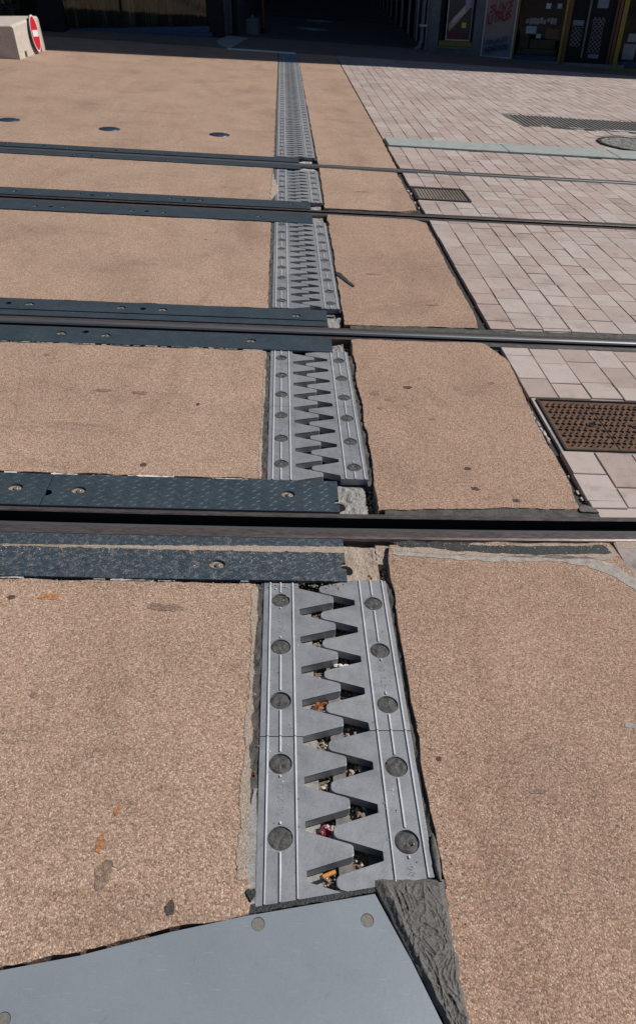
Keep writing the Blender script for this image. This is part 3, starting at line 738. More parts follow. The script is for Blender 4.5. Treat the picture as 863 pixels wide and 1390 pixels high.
# mortar lips beside plates
for i, (f, o0, o1, x0, x1, m) in enumerate([(rD, .226, .234, -.9, -.03, 'paperwhite'), (rD, -.293, -.300, -.9, -.03, 'mortar'), (rC, -.214, -.220, -1.3, -.03, 'mortar'), (rC, .293, .30, -.6, -.03, 'mortar')]):
    b = MB(); xx = x0
    while xx < x1 - .02:
        x2 = min(x1, xx + R.uniform(.02, .16)); w_ = R.uniform(.25, 1.1)
        if R.random() < .7: b.prism(ragged(line(f, xx, x2, o0, 3) + line(f, x2, xx, o0 + (o1 - o0) * w_, 3), .008, .004, 80 + i + xx, 22), -.05, R.uniform(.0, .0035))
        xx = x2 + R.uniform(.0, .03)
    struct(b.build('mortar_lip', M[m]))
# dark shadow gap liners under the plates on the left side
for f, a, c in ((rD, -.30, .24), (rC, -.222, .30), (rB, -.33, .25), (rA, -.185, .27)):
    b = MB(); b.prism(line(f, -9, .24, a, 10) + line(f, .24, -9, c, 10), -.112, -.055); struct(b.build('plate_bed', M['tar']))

# ------------------------------------------------------------------ footplate, screws, mastic
e = empty('footplate', (-.05, .5, 0))
fp = [(-.452, .595), (-.314, .618), (-.159, .655), (-.02, .682), (.236, .722), (.292, .600), (.42, .28), (.66, -.30), (-1.6, -.30), (-.9, .50)]
b = MB(); b.prism([(x + .05, y - .5) for x, y in fp], -.02, -.001, bevel=.0015); me = b.mesh('steel_sheet'); 
c = MB(); scr = [(.007, .668), (.216, .672), (-.42, .52), (.33, .40)]
for x, y in scr: c.cyl((x + .05, y - .5, -.01), (x + .05, y - .5, .02), .0128, .0128, 20)
me = boolean(me, c.mesh('c')); me.materials.clear(); link('steel_sheet', me, M['foot'], e)
for x, y in scr:
    b = MB(); b.cyl((x + .05, y - .5, -.009), (x + .05, y - .5, -.0022), .0122, .0120, 20); b.build('screw_plug', M['screw'], e)
tag(e, 'blue-grey steel footplate with round screw heads at the bottom of the joint', 'footplate')
# sealant bead between footplate and toothed plates
b = MB()
pts = jag((-.012, .688), (.260, .7295), .006, .0022, 5, 40) + [(.262, .7335)] + jag((.262, .742), (-.012, .704), .006, .0016, 6, 40)
b.prism(pts, -.06, -.004); tag(b.build('sealant_bead', M['tar']), 'black sealant bead between the footplate and the toothed plates', 'sealant bead')
# pad under footplate zone so nothing is hollow
b = MB(); b.prism([(-1.7, -.32), (-.92, .49), (-.45, .60), (.0, .685), (.262, .726), (.36, .70), (.376, .5), (.373, -.32)], -.112, -.021); struct(b.build('footplate_bed', M['tar']))
# wrinkled mastic patch
def mastic():
    bm = bmesh.new(); g = []; nx, ny = 90, 230
    Lx = lambda y: .239 + max(0, (.732 - y)) * .425 + .004 * noise.noise(Vector((y * 40, 2, 1)))
    Rx = lambda y: .380 + .007 * noise.noise(Vector((y * 26, 5, 1))) + .003 * noise.noise(Vector((y * 110, 5, 1)))
    y0, y1 = .42, .748
    for j in range(ny + 1):
        t = j / ny; row = []
        for i in range(nx + 1):
            s = i / nx; yy = y0 + (y1 - y0) * t
            x = Lx(yy) + (Rx(yy) - Lx(yy)) * s; y = yy + .0 * s + (.004 * noise.noise(Vector((x * 45, 3, 9))) if j > ny - 6 else 0)
            w = Vector((x * 16, y * 11, 0)); w2 = Vector((noise.noise(w * 1.3 + Vector((3, 1, 2))), noise.noise(w * 1.3 + Vector((8, 5, 1))), 0)) * 1.1
            rdg = 1 - abs(noise.noise(w * 2.2 + w2)) * 2.6; rdg2 = 1 - abs(noise.noise(w * 4.6 + w2 * 1.5 + Vector((5, 5, 5)))) * 2.4
            edge = min(1, min(s, 1 - s) * 7, (1 - t) * 16 + .15)
            r3 = 1 - abs(noise.noise(w * 9.5 + w2 * 2.5 + Vector((2, 8, 5)))) * 2.2
            h = .0024 * max(0, rdg) ** 3 + .0024 * max(0, rdg2) ** 3 + .0016 * max(0, r3) ** 2 + .0025 * noise.noise(Vector((x * 8, y * 8, 4)))
            # crease ridge along left edge
            h += .005 * math.exp(-((s - .12) / .06) ** 2) * (1 + .6 * noise.noise(Vector((y * 30, 1, 1))))
            row.append(bm.verts.new((x, y, -.002 + h * edge + .0035 * min(1, edge * 1.5))))
        g.append(row)
    for j in range(ny):
        for i in range(nx): bm.faces.new((g[j][i], g[j][i + 1], g[j + 1][i + 1], g[j + 1][i])).smooth = True
    r = bmesh.ops.extrude_face_region(bm, geom=bm.faces[:])
    for v in [q for q in r['geom'] if isinstance(q, bmesh.types.BMVert)]: v.co.z = -.018
    bmesh.ops.recalc_face_normals(bm, faces=bm.faces[:])
    me = bpy.data.meshes.new('mastic_patch'); bm.to_mesh(me); bm.free(); return me
tag(link('mastic_patch', mastic(), M['mastic']), 'wrinkled dark grey mastic smeared beside the footplate at the bottom right', 'mastic patch')
bm = bmesh.new(); g = []
for j in range(41):
    y = .742 + .10 * j / 40; row = []
    wl = .0085 * math.sin(math.pi * min(1, max(.05, j / 40))) ** .5 + .002 * noise.noise(Vector((y * 90, 1, 1)))
    for i in range(9):
        s = i / 8 * 2 - 1; row.append(bm.verts.new((.3705 + s * wl + .0015 * noise.noise(Vector((y * 40, 4, 4))), y, .006 * (1 - s * s) ** .5 + .0015 * noise.noise(Vector((s, y * 60, 0))) if abs(s) < 1 else -.012)))
    g.append(row)
for j in range(40):
    for i in range(8): bm.faces.new((g[j][i], g[j][i + 1], g[j + 1][i + 1], g[j + 1][i])).smooth = True
me = bpy.data.meshes.new('mastic_tongue'); bm.to_mesh(me); bm.free()
tag(link('mastic_tongue', me, M['mastic']), 'raised tongue of dark mastic between the right toothed plate and the aggregate', 'mastic tongue')
# heart shaped tar blob at left strip
b = MB(); hp = []
for k in range(28):
    a = k * 2 * math.pi / 28; hx = 16 * math.sin(a) ** 3; hy = 13 * math.cos(a) - 5 * math.cos(2 * a) - 2 * math.cos(3 * a) - math.cos(4 * a)
    hp.append((-.008 + hx * .00062, .722 + hy * .00085))
b.prism(hp, -.03, .004, bevel=.001); tag(b.build('tar_blob', M['tar']), 'black heart-shaped tar blob at the foot of the left sealant strip', 'tar blob')
b = MB(); b.prism(ragged([(-.034, .70), (.0, .706), (-.001, .95), (-.010, .95), (-.028, .84)], .01, .002, 90), -.05, -.003); struct(b.build('sealant_smear', M['shelf']))
# tar tail on the right slab by the third field
b = MB(); b.prism(ragged([(.372, 4.30), (.39, 4.29), (.43, 4.19), (.467, 4.08), (.458, 4.065), (.415, 4.15), (.375, 4.26)], .02, .005, 91), -.01, .006)
tag(b.build('tar_streak', M['tar']), 'black tar streak running off the joint onto the aggregate beyond the second rail', 'tar streak')

# ------------------------------------------------------------------ litter
def litter(name, b, mat, label, cat): return tag(b.build(name, mat), label, cat)
e = empty('cigarette_butt', (.147, .764, -.009))
b = MB(); b.cyl((-.012, -.005, 0), (.014, .0035, .004), .0042, .0042, 14); b.build('filter', M['cigpaper'], e)
b = MB(); b.cyl((-.018, -.007, -.001), (-.012, -.005, 0), .004, .0042, 14); b.build('burnt_end', M['cigash'], e)
tag(e, 'orange cigarette butt lying in the lowest gap between the teeth', 'cigarette butt')
bm = bmesh.new(); n = 14; g = []
for j in range(n + 1):
    row = []
    for i in range(n + 1):
        u, v = i / n - .5, j / n - .5
        q = Vector((u * 5, v * 5, 3)); row.append(bm.verts.new((.152 + u * .036 + .006 * noise.noise(q), .858 + v * .034 + .006 * noise.noise(q + Vector((9, 9, 9))), -.028 + .018 * noise.noise(q * 1.1 + Vector((2, 7, 1))) + v * .012)))
    g.append(row)
for j in range(n):
    for i in range(n):
        fc = bm.faces.new((g[j][i], g[j][i + 1], g[j + 1][i + 1], g[j + 1][i])); fc.material_index = 1 if noise.noise(Vector((i * .35, j * .5, 8))) > .05 else 0
bmesh.ops.solidify(bm, geom=bm.faces[:], thickness=.0006)
me = bpy.data.meshes.new('candy_wrapper'); bm.to_mesh(me); bm.free()
tag(link('candy_wrapper', me, [M['wrapred'], M['white']]), 'crumpled red and white wrapper in the gap between the teeth', 'wrapper')
def leaf(x, y, z, r, a, label):
    bm = bmesh.new(); c = bm.verts.new((0, 0, .003)); ring = []
    for k in range(12):
        q = k * math.pi / 6; rr = r * (1.2 if k % 3 == 0 else .75) * (1 + .2 * R.random()); ring.append(bm.verts.new((rr * math.cos(q) * 1.3, rr * math.sin(q) * .8, .004 * math.sin(q * 3 + x * 50))))
    for k in range(12): bm.faces.new((c, ring[k], ring[(k + 1) % 12]))
    bmesh.ops.solidify(bm, geom=bm.faces[:], thickness=.0008)
    me = bpy.data.meshes.new('dry_leaf'); bm.to_mesh(me); bm.free(); o = link('dry_leaf', me, M['leaf']); o.location = (x, y, z); o.rotation_euler = (.3, -.2, a); tag(o, label, 'leaf', 'dry leaves and bark')
leaf(.146, 1.188, -.022, .012, .4, 'dry orange leaf curled in a gap between the toothed plates')
leaf(.318, 1.648, -.008, .006, 2.2, 'small orange chip of bark on the sand near the first rail')
leaf(-.010, .985, .0, .005, 1.9, 'tiny orange chip on the left sealant strip')
leaf(-.014, 1.10, .0, .003, .9, 'speck of brown bark on the left sealant strip, higher up')
b = MB()
for k in range(9): b.blob((.205 + R.uniform(-.008, .02), 1.312 + R.uniform(-.010, .006), -.024 + R.uniform(0, .008)), R.uniform(.004, .007), 0, 1, k + 90, (1.4, 1, .5))
litter('crumb_heap', b, M['paperwhite'], 'heap of pale torn crumbs in a gap of the near joint', 'crumbs')
b = MB(); b.blob((.205, 2.74, -.018), .008, 0, 1, 5, (1.3, 1, .6)); litter('white_pebble', b, M['white'], 'white pebble in a tooth gap between the first and second rails', 'pebble')
b = MB()
for k, (x, y, r) in enumerate([(1.126, 2.23, .006), (1.128, 2.13, .009), (1.13, 2.09, .008), (1.128, 2.50, .012), (1.126, 2.53, .014), (1.122, 2.57, .013), (1.12, 2.61, .014), (1.125, 2.47, .010), (1.118, 2.66, .010), (1.12, 2.70, .009), (1.115, 5.9, .02), (1.11, 6.05, .02), (1.115, 6.3, .022), (1.11, 6.2, .02), (1.115, 6.42, .018), (1.12, 5.66, .016)]):
    b.blob((x - .004, y, -.014), r * .85, 0, 1, k + 9, (.7, 1.9, .6), .5)
tag(b.build('mortar_crumbs', M['mortar']), kind='stuff')
# moss coloured tar lump where the filler meets the first rail
b = MB(); b.prism(ragged([(1.085, 1.995), (1.15, 1.992), (1.145, 2.015), (1.115, 2.03), (1.088, 2.02)], .008, .006, 95), -.03, .003, bevel=.001)
tag(b.build('tar_lump', M['mastic']), 'lump of grey mastic at the corner of pavers, aggregate and the nearest rail', 'mastic lump')

# ------------------------------------------------------------------ stone pavers (one surface, every stone modelled)
def pavers():
    bm = bmesh.new(); cw = .142; x = W1 + .004
    ci = 0
    ex = [(1.155, 1.80, 2.385, 2.825), (1.10, 1.62, 6.08, 6.54)]
    gaps = [lambda x: (-9, 1.0), None]
    while x < XE:
        w = cw * R.uniform(.94, 1.06); xm = x + w / 2
        zones = [(-.9, rD(xm) - .120), (rD(xm) + .094, rC(xm) - .080), (rC(xm) + .14, rB(xm) - .090), (rB(xm) + .088, rA(xm) - .064), (rA(xm) + .088, 8.16 + .013 * (xm - 1.1)), (8.56 + .035 * (xm - 1.1), 17.02)]
        if xm < 1.6: zones[0] = (2.0, 1.0)
        for (a, c) in zones:
            y = a - R.uniform(0, .2)
            while y < c:
                l = R.choice([.15, .17, .19, .21, .24]) * R.uniform(.96, 1.04)
                if a > 8: l = R.choice([.22, .26, .3, .36])
                y0, y1 = max(y, a), min(y + l, c); y += l
                if y1 - y0 < .03: continue
                pieces = [(y0, y1)]
                for ex0, ex1, ey0, ey1 in ex:
                    if x + w > ex0 and x < ex1 - .05:
                        q = []
                        for p0, p1 in pieces:
                            if p1 <= ey0 or p0 >= ey1: q.append((p0, p1))
                            else:
                                if p0 < ey0 - .02: q.append((p0, ey0))
                                if p1 > ey1 + .02: q.append((ey1, p1))
                        pieces = q
                for p0, p1 in pieces:
                    xc, yc = x + w / 2, (p0 + p1) / 2
                    if xc > 2.93 and 9.93 < yc < 10.86: continue
                    if (xc - 4.17) ** 2 + (yc - 9.13) ** 2 < .50 ** 2: continue
                    g = R.choice([.0012, .0016, .0022, .003]) if R.random() < .85 else .0055
                    gx = R.choice([.0012, .0016, .002]) if R.random() < .8 else .0045
                    h = R.uniform(-.0015, .0015); bv = .002; t1, t2 = R.uniform(-.001, .001), R.uniform(-.001, .001)
                    X0, X1, Y0, Y1 = x + gx, x + w - gx, p0 + g, p1 - g
                    bot = [bm.verts.new(p) for p in ((X0, Y0, -.03), (X1, Y0, -.03), (X1, Y1, -.03), (X0, Y1, -.03))]
                    mid = [bm.verts.new(p) for p in ((X0, Y0, h - bv), (X1, Y0, h - bv), (X1, Y1, h - bv), (X0, Y1, h - bv))]
                    top = [bm.verts.new(p) for p in ((X0 + bv, Y0 + bv, h + t1), (X1 - bv, Y0 + bv, h + t2), (X1 - bv, Y1 - bv, h - t1), (X0 + bv, Y1 - bv, h - t2))]
                    bm.faces.new(top)
                    for i in range(4):
                        k = (i + 1) % 4; bm.faces.new((bot[i], bot[k], mid[k], mid[i])); bm.faces.new((mid[i], mid[k], top[k], top[i]))
        x += w
    me = bpy.data.meshes.new('stone_paving'); bm.to_mesh(me); bm.free(); return me
struct(link('stone_paving', pavers(), M['paver']))
def paver_bed():
    m, t, b = nt('mortar_between_pavers'); co = coords(t)
    n = noisef(t, co, 2.3, 5, .7); col = ramp(t, n, [(.34, (.07, .062, .058)), (.42, (.28, .24, .22)), (.55, (.46, .39, .35))])
    t.links.new(col, b.inputs['Base Color']); b.inputs['Roughness'].default_value = .95; return m
pbm = paver_bed()
def bedzone(name, x0, x1, mat, z, dark=None):
    for lo, hi in ((lambda x: -.9, lambda x: rD(x) - .088), (lambda x: rD(x) + .048, lambda x: rC(x) - .048), (lambda x: rC(x) + .087, lambda x: rB(x) - .087), (lambda x: rB(x) + .048, lambda x: rA(x) - .048), (lambda x: rA(x) + .087, lambda x: 17.02)):
        n = 16; b = MB(); b.prism([(x0 + (x1 - x0) * i / n, lo(x0 + (x1 - x0) * i / n)) for i in range(n + 1)] + [(x1 - (x1 - x0) * i / n, hi(x1 - (x1 - x0) * i / n)) for i in range(n + 1)], -.112, z); struct(b.build(name, mat))
bedzone('paving_bed', 1.146, XE, pbm, -.0068); bedzone('joint_filler', 1.085, 1.145, M['tar'], -.020)
# ground off to the right and left of the square
b = MB(); b.box(XE + .01, 60, -20, 17.0, -.112, .0); struct(b.build('pavement', M['paver']))

# ------------------------------------------------------------------ ironwork in the paving
e = empty('access_cover', (1.48, 2.605, 0))
hx, hy = .318, .208
b = MB()
for q in ((-hx, hx, -hy, -hy + .009), (-hx, hx, hy - .009, hy), (-hx, -hx + .009, -hy + .009, hy - .009), (hx - .009, hx, -hy + .009, hy - .009)): b.box(q[0], q[1], q[2], q[3], -.05, .0005)
b.build('cover_frame', M['irondark'], e)
b = MB(); b.box(-hx + .012, hx - .012, -hy + .012, hy - .012, -.04, -.0055)
p = .026
for j in range(-8, 9):
    for i in range(-12, 13):
        x = i * p + (p / 2 if j % 2 else 0); y = j * p * .92
        if abs(x) > hx - .03 or abs(y) > hy - .03: continue
        if abs(x + .09) < .009: continue
        if (x + .14) ** 2 + y ** 2 < .026 ** 2 or (x - .06) ** 2 + y ** 2 < .034 ** 2: continue
        bb = .0088; a = .0034; c_, s_ = math.cos(.7 if j % 2 else -.7), math.sin(.7 if j % 2 else -.7)
        pts = [(x + c_ * u - s_ * v, y + s_ * u + c_ * v) for u, v in ((-bb, -a), (bb, -a), (bb, a), (-bb, a))]
        lo = [b.bm.verts.new((px, py, -.0062)) for px, py in pts]; hi = [b.bm.verts.new((x + (px - x) * .75, y + (py - y) * .75, .001)) for px, py in pts]
        b.bm.faces.new(hi).material_index = 1
        for k in range(4): b.bm.faces.new((lo[k], lo[(k + 1) % 4], hi[(k + 1) % 4], hi[k]))
b.build('cast_lid', [M['iron'], M['irondark']], e)
b = MB()
for cx, r in ((-.14, .020), (.06, .028)):
    for k in range(20):
        a, a2 = k * math.pi / 10, (k + 1) * math.pi / 10
        b.cyl((cx + r * math.cos(a), r * .8 * math.sin(a), -.003), (cx + r * math.cos(a2), r * .8 * math.sin(a2), -.003), .0028, .0028, 6)
    b.box(cx - r * .55, cx + r * .55, -.003, .003, -.007, -.001)
b.build('lifting_eye', M['irondark'], e)
b = MB(); b.box(-.0925, -.0875, -hy + .02, hy - .02, -.01, -.0045); b.build('lid_seam', M['hole'], e)
tag(e, 'rusty rectangular cast iron access cover with raised lugs beside the near aggregate', 'manhole cover')
e = empty('drain_grate', (1.36, 6.31, 0)); hx, hy = .225, .195
b = MB()
for q in ((-hx, hx, -hy, -hy + .02), (-hx, hx, hy - .02, hy), (-hx, -hx + .02, -hy + .02, hy - .02), (hx - .02, hx, -hy + .02, hy - .02)): b.box(*q, -.05, .002)
b.build('grate_frame', M['irondark'], e)
for k in range(15):
    x = -hx + .034 + k * (2 * hx - .068) / 14
    b = MB(); b.box(x - .0075, x + .0075, -hy + .021, hy - .021, -.03, -.002); b.build('grate_bar', M['greybar'], e)
b = MB(); b.box(-hx + .01, hx - .01, -hy + .01, hy - .01, -.11, -.045); b.build('drain_pit', M['hole'], e)
tag(e, 'small rusty barred drain grate between the third and fourth rails', 'drain grate')
# long dark ribbed strip
e = empty('ribbed_strip', (4.6, 10.4, 0)); b = MB()
poly = [(-1.62, .44), (-1.53, -.46), (3.6, -.46), (3.6, .44)]; b.prism(poly, -.1, -.002)
x = -1.50
while x < 3.55:
    b.box(x, x + .03, -.43, .41, -.01, .004); x += .058
b.build('ribbed_stone', M['strip'], e)
b = MB(); b.prism(ragged([(-1.1, -.40), (-.2, -.36), (.9, -.16), (1.2, -.05), (1.5, -.2), (1.1, -.42), (.2, -.44)], .06, .03, 4, 4), -.01, .007); b.build('dust_patch', M['mortar'], e)
tag(e, 'long dark grey ribbed warning strip set in the far paving', 'tactile strip')
# round cover with rough infill
e = empty('round_cover', (4.17, 9.13, 0)); b = MB()
bm = b.bm; rings = 12; g = []
for i in range(rings + 1):
    r = .40 * i / rings; row = []
    for k in range(40 if i else 1):
        a = k * math.pi / 20; x, y = r * math.cos(a), r * math.sin(a)
        row.append(bm.verts.new((x, y, .004 + (.016 * noise.noise(Vector((x * 16, y * 16, 2))) + .01 * noise.noise(Vector((x * 40, y * 40, 3)))) * (1 if i < rings else 0))))
    g.append(row)
for k in range(40): bm.faces.new((g[0][0], g[1][k], g[1][(k + 1) % 40]))
for i in range(1, rings):
    for k in range(40): bm.faces.new((g[i][k], g[i + 1][k], g[i + 1][(k + 1) % 40], g[i][(k + 1) % 40]))
b.build('rough_infill', M['cobble'], e)
b = MB()
for k in range(40):
    a, a2 = k * math.pi / 20, (k + 1) * math.pi / 20
    b.prism([(r * math.cos(q), r * math.sin(q)) for r, q in ((.40, a), (.44, a), (.44, a2), (.40, a2))], -.1, .008)
b.build('iron_ring', M['irondark'], e)
b = MB(); b.cyl((0, 0, -.1), (0, 0, -.006), .46, .46, 40); b.build('cover_bed', M['strip'], e)
tag(e, 'round cover with rough dark stone infill at the right edge', 'manhole cover')
# flush kerb stones
kx = [1.146, 2.42, 3.62, 4.9, 6.2, 7.5, 8.8, 10.1, 11.4, 12.7, XE]
kl = ['grey-green kerb stone touching the tan aggregate', 'second grey-green kerb stone from the aggregate', 'third grey-green kerb stone, near the rough round cover', None]
for i in range(len(kx) - 1):
    a, c = kx[i] + .003, kx[i + 1] - .003
    b = MB(); b.prism([(a, 8.17 + .013 * (a - 1.1)), (c, 8.17 + .013 * (c - 1.1)), (c, 8.55 + .035 * (c - 1.1)), (a, 8.55 + .035 * (a - 1.1))], -.1, .018, bevel=.005)
    o = b.build('kerb_stone', M['kerb']); lab = kl[i] if i < 3 else 'grey-green kerb stone at the right edge, %s past the round cover' % ordn[i - 3].replace('nearest', 'first')
    tag(o, lab, 'kerb stone', 'flush kerb stones across the paving')

# round steel studs
for x, y, lab in ((-2.715, 8.36, 'round blue steel stud cut by the left frame edge'), (-1.683, 8.20, 'round blue steel stud halfway between the left edge and the joint'), (-.585, 8.245, 'round blue steel stud nearest the joint')):
    e = empty('road_stud', (x, y, 0)); bm = bmesh.new(); g = []
    prof = [(0, .012), (.03, .0118), (.06, .0105), (.085, .008), (.098, .003), (.102, -.005)]
    for r, z in prof: g.append([bm.verts.new((r * math.cos(k * math.pi / 18), r * math.sin(k * math.pi / 18), z)) for k in range(36)] if r else [bm.verts.new((0, 0, z))])
    for k in range(36): bm.faces.new((g[0][0], g[1][k], g[1][(k + 1) % 36])).smooth = True
    for i in range(1, len(g) - 1):
        for k in range(36): bm.faces.new((g[i][k], g[i + 1][k], g[i + 1][(k + 1) % 36], g[i][(k + 1) % 36])).smooth = True
    me = bpy.data.meshes.new('domed_cap'); bm.to_mesh(me); bm.free(); link('domed_cap', me, M['disc'], e)
    b = MB(); b.cyl((0, 0, -.01), (0, 0, .0015), .108, .106, 36); b.build('base_ring', M['irondark'], e)
    tag(e, lab, 'road stud', 'round steel studs in the road')

# ------------------------------------------------------------------ frame for upright things
def frame(P, t):
    t = Vector(t); t = (t - UP * t.dot(UP)).normalized(); n = UP.cross(t)      # x along, y away, z up
    m = Matrix((t, n, UP)).transposed().to_4x4(); m.translation = Vector(P); return m
# concrete block (long side runs away from the camera), right face carries the sign's shadow
BM = frame((-3.96, 13.17, 0), (0, 1, 0))     # x away, y to the left, z up
e = empty('concrete_block', Mx=BM)
b = MB(); w0, w1 = 0.0, 1.10; L = 1.49
bm = b.bm
prof = [(0, -.06), (.0, .0), (.016, .425), (.026, .445), (.05, .455), (1.05, .455), (1.074, .445), (1.084, .425), (1.10, 0), (1.10, -.06)]
rows = []
for x, ins in ((0.0, 0), (.02, .012), (.045, .02), (L - .045, .02), (L - .02, .012), (L, 0)):
    rows.append([bm.verts.new((x + (0 if 0 < x < L else 0) + (z * .03 if x < .1 else -z * .05), y, z + (0.0 if z < .3 or ins > .015 else -.018 + ins))) for y, z in prof])
m_ = len(prof)
for i in range(len(rows) - 1):
    for j in range(m_): bm.faces.new((rows[i][j], rows[i][(j + 1) % m_], rows[i + 1][(j + 1) % m_], rows[i + 1][j]))
bm.faces.new(rows[0][::-1]); bm.faces.new(rows[-1]); bmesh.ops.recalc_face_normals(bm, faces=bm.faces[:])
me = b.mesh('block_body')
c = MB()
for x in (.36, 1.22): c.prism([(x - .06, -.2), (x + .06, -.2), (x + .06, .25), (x - .06, .25)], -.2, .075)
for x in (.36, 1.22): c.prism([(x - .06, .85), (x + .06, .85), (x + .06, 1.3), (x - .06, 1.3)], -.2, .075)
me = boolean(me, c.mesh('c')); me.materials.clear(); link('block_body', me, M['concrete'], e)
tag(e, 'cream precast concrete barrier block at the upper left edge', 'concrete block')
# no entry sign leaning on it
SM = frame((-3.955, 14.08, 0.005), (-.06, 1, 0)) @ Matrix.Translation((.05, -.02, .275)) @ Matrix.Rotation(math.radians(-4), 4, 'X') @ Matrix.Rotation(math.radians(5), 4, 'Y')
e = empty('no_entry_sign', Mx=SM)
rr = .262
b = MB(); b.cyl((0, .012, 0), (0, -.006, 0), rr, rr, 48); b.build('sign_backing', M['signback'], e)
b = MB(); b.cyl((0, -.0062, 0), (0, -.008, 0), rr * .985, rr * .985, 48); b.build('white_border', M['white'], e)
b = MB(); b.cyl((0, -.0085, 0), (0, -.0105, 0), rr * .90, rr * .90, 48); b.build('red_disc', M['red'], e)
b = MB(); b.box(-.185, .185, -.0135, -.011, -.045, .045); b.build('white_bar', M['white'], e)
b = MB(); b.box(-.05, .05, .013, .05, -.12, -.08); b.box(-.05, .05, .013, .05, .08, .12); b.build('fixing_bracket', M['signback'], e)
tag(e, 'round red no entry sign with white bar, leaning on the concrete block', 'road sign')

# ------------------------------------------------------------------ far edge of the square, street
b = MB(); b.box(-60, -.02, 17.005, 19.9, -.3, .004); b.box(.33, 60, 17.025, 19.9, -.3, .004); b.box(-.019, .329, 17.005, 19.9, -.3, .004); struct(b.build('pavement', M['agg_shade']))
b = MB(); b.box(-1.02, .33, 16.82, 17.0, -.02, .012); tag(b.build('threshold_strip', flat('pale_blue_threshold', (.66, .70, .74), .5)), 'thin pale strip across the far end of the joint', 'threshold strip')
b = MB(); b.prism([(-1.05, 17.03), (-.98, 17.03), (-.72, 19.6), (-1.2, 19.85), (-1.35, 18.4), (-1.2, 17.5)], -.01, .010); struct(b.build('pale_paving', M['kerb']))
b = MB(); b.box(-60, 60, 19.91, 21.2, -.3, .0); struct(b.build('pavement', M['asphalt']))
b = MB(); b.box(-60, 60, 21.21, 29.0, -.35, -.03); struct(b.build('road', M['tar']))
b = MB(); b.box(-60, 60, 29.01, 160, -.35, .0); struct(b.build('road', M['asphalt']))
for x, y in ((.9, 24.3), (1.25, 28.0)):
    b = MB(); b.cyl((x, y, -.04), (x, y, -.024), .45, .45, 24); b.cyl((x, y, -.03), (x, y, -.020), .36, .36, 24)
    tag(b.build('street_cover', M['zinc']), 'grey round cover in the dark side street, %s of two' % ('nearer' if y < 26 else 'farther'), 'manhole cover', 'covers in the side street')
PMx = frame((-.406, 21.78, -.03), (1, 0, 0)); e = empty('slim_post', Mx=PMx)
b = MB(); b.cyl((0, 0, -.2), (0, 0, 3.2), .045, .04, 14); b.build('shaft', M['orange'], e); b = MB(); b.cyl((0, 0, 0), (0, 0, .12), .075, .06, 14); b.build('foot_collar', M['darkframe'], e)
tag(e, 'slim brown post standing in the dark side street', 'post')
e = empty('dark_bollard', Mx=frame((-1.03, 20.3, 0), (1, 0, 0)))
b = MB(); b.cyl((0, 0, -.2), (0, 0, .95), .07, .06, 16); b.build('shaft', M['darkframe'], e); b = MB(); b.cyl((0, 0, .95), (0, 0, 1.02), .075, .03, 16); b.build('cap', M['darkframe'], e)
tag(e, 'dark bollard at the left corner of the side street', 'bollard')
e = empty('litter_sack', Mx=frame((-.66, 20.9, 0), (1, 0, 0)))
b = MB(); b.prism([(-.13, -.14), (.13, -.16), (.16, .12), (-.10, .15)], 0, .32, bevel=.03); b.build('sack_body', M['wallstone'], e)
b = MB(); b.cyl((0, 0, .31), (.03, 0, .40), .05, .02, 10); b.build('sack_neck', M['wallstone'], e)
tag(e, 'small pale bag standing at the mouth of the side street', 'bag')

# ------------------------------------------------------------------ corner shop building (right)
t_f = (.92795, -.37012, .04375); FM = frame((3.737, 19.441, 0), t_f)
e = empty('corner_building', Mx=FM)
S1 = 5.6
def boxes(lst, name, mat, par=e):
    b = MB()
    for q in lst: b.box(*q)
    return b.build(name, mat, par)
TH_ = .35
# front wall around its openings : x along the front, y into the building, z up
boxes([(-.39, -.12, 0, TH_, -1.5, 4.2), (.66, .86, 0, TH_, -1.5, 4.2), (-.12, .66, 0, TH_, -1.5, .13), (-.12, .66, 0, TH_, 2.3, 4.2), (.86, 1.57, .0, TH_, -1.5, -.07), (.86, 1.57, 0, TH_, 2.3, 4.2),
       (1.57, S1, .002, TH_, -1.5, -.26), (1.57, S1, .002, TH_, 2.75, 4.2)], 'wall', M['wallstone'])
boxes([(-.39, S1, 0, 10, 4.2, 20.0)], 'upper_wall', M['wallstone'])
boxes([(-.393, -.395 + .01, TH_, 10, -1.5, 4.19)], 'side_wall', M['wallstone'])
boxes([(-.405, 4.0, -.02, -.001, -.6, .09 - .16)], 'plinth', M['wallstone'])
boxes([(.0, S1, .9, 1.0, -1.5, 4.2)], 'back_partition', M['darkframe'])
boxes([(-.16, .69, -.06, .10, .085, .13)], 'window_ledge', M['wallstone'])
w = boxes([(-.119, -.03, -.01, .10, .131, 2.299), (.60, .659, -.01, .10, .131, 2.299)], 'poster_window', M['darkframe'])
boxes([(-.10, .655, -.015, .12, .135, .235)], 'yellow_sill', M['yellow'], w)
boxes([(.03, .055, .02, .06, .24, 2.29), (.575, .60, .02, .06, .24, 2.29), (.055, .575, .02, .06, .24, .265)], 'white_frame', M['whiteframe'], w)
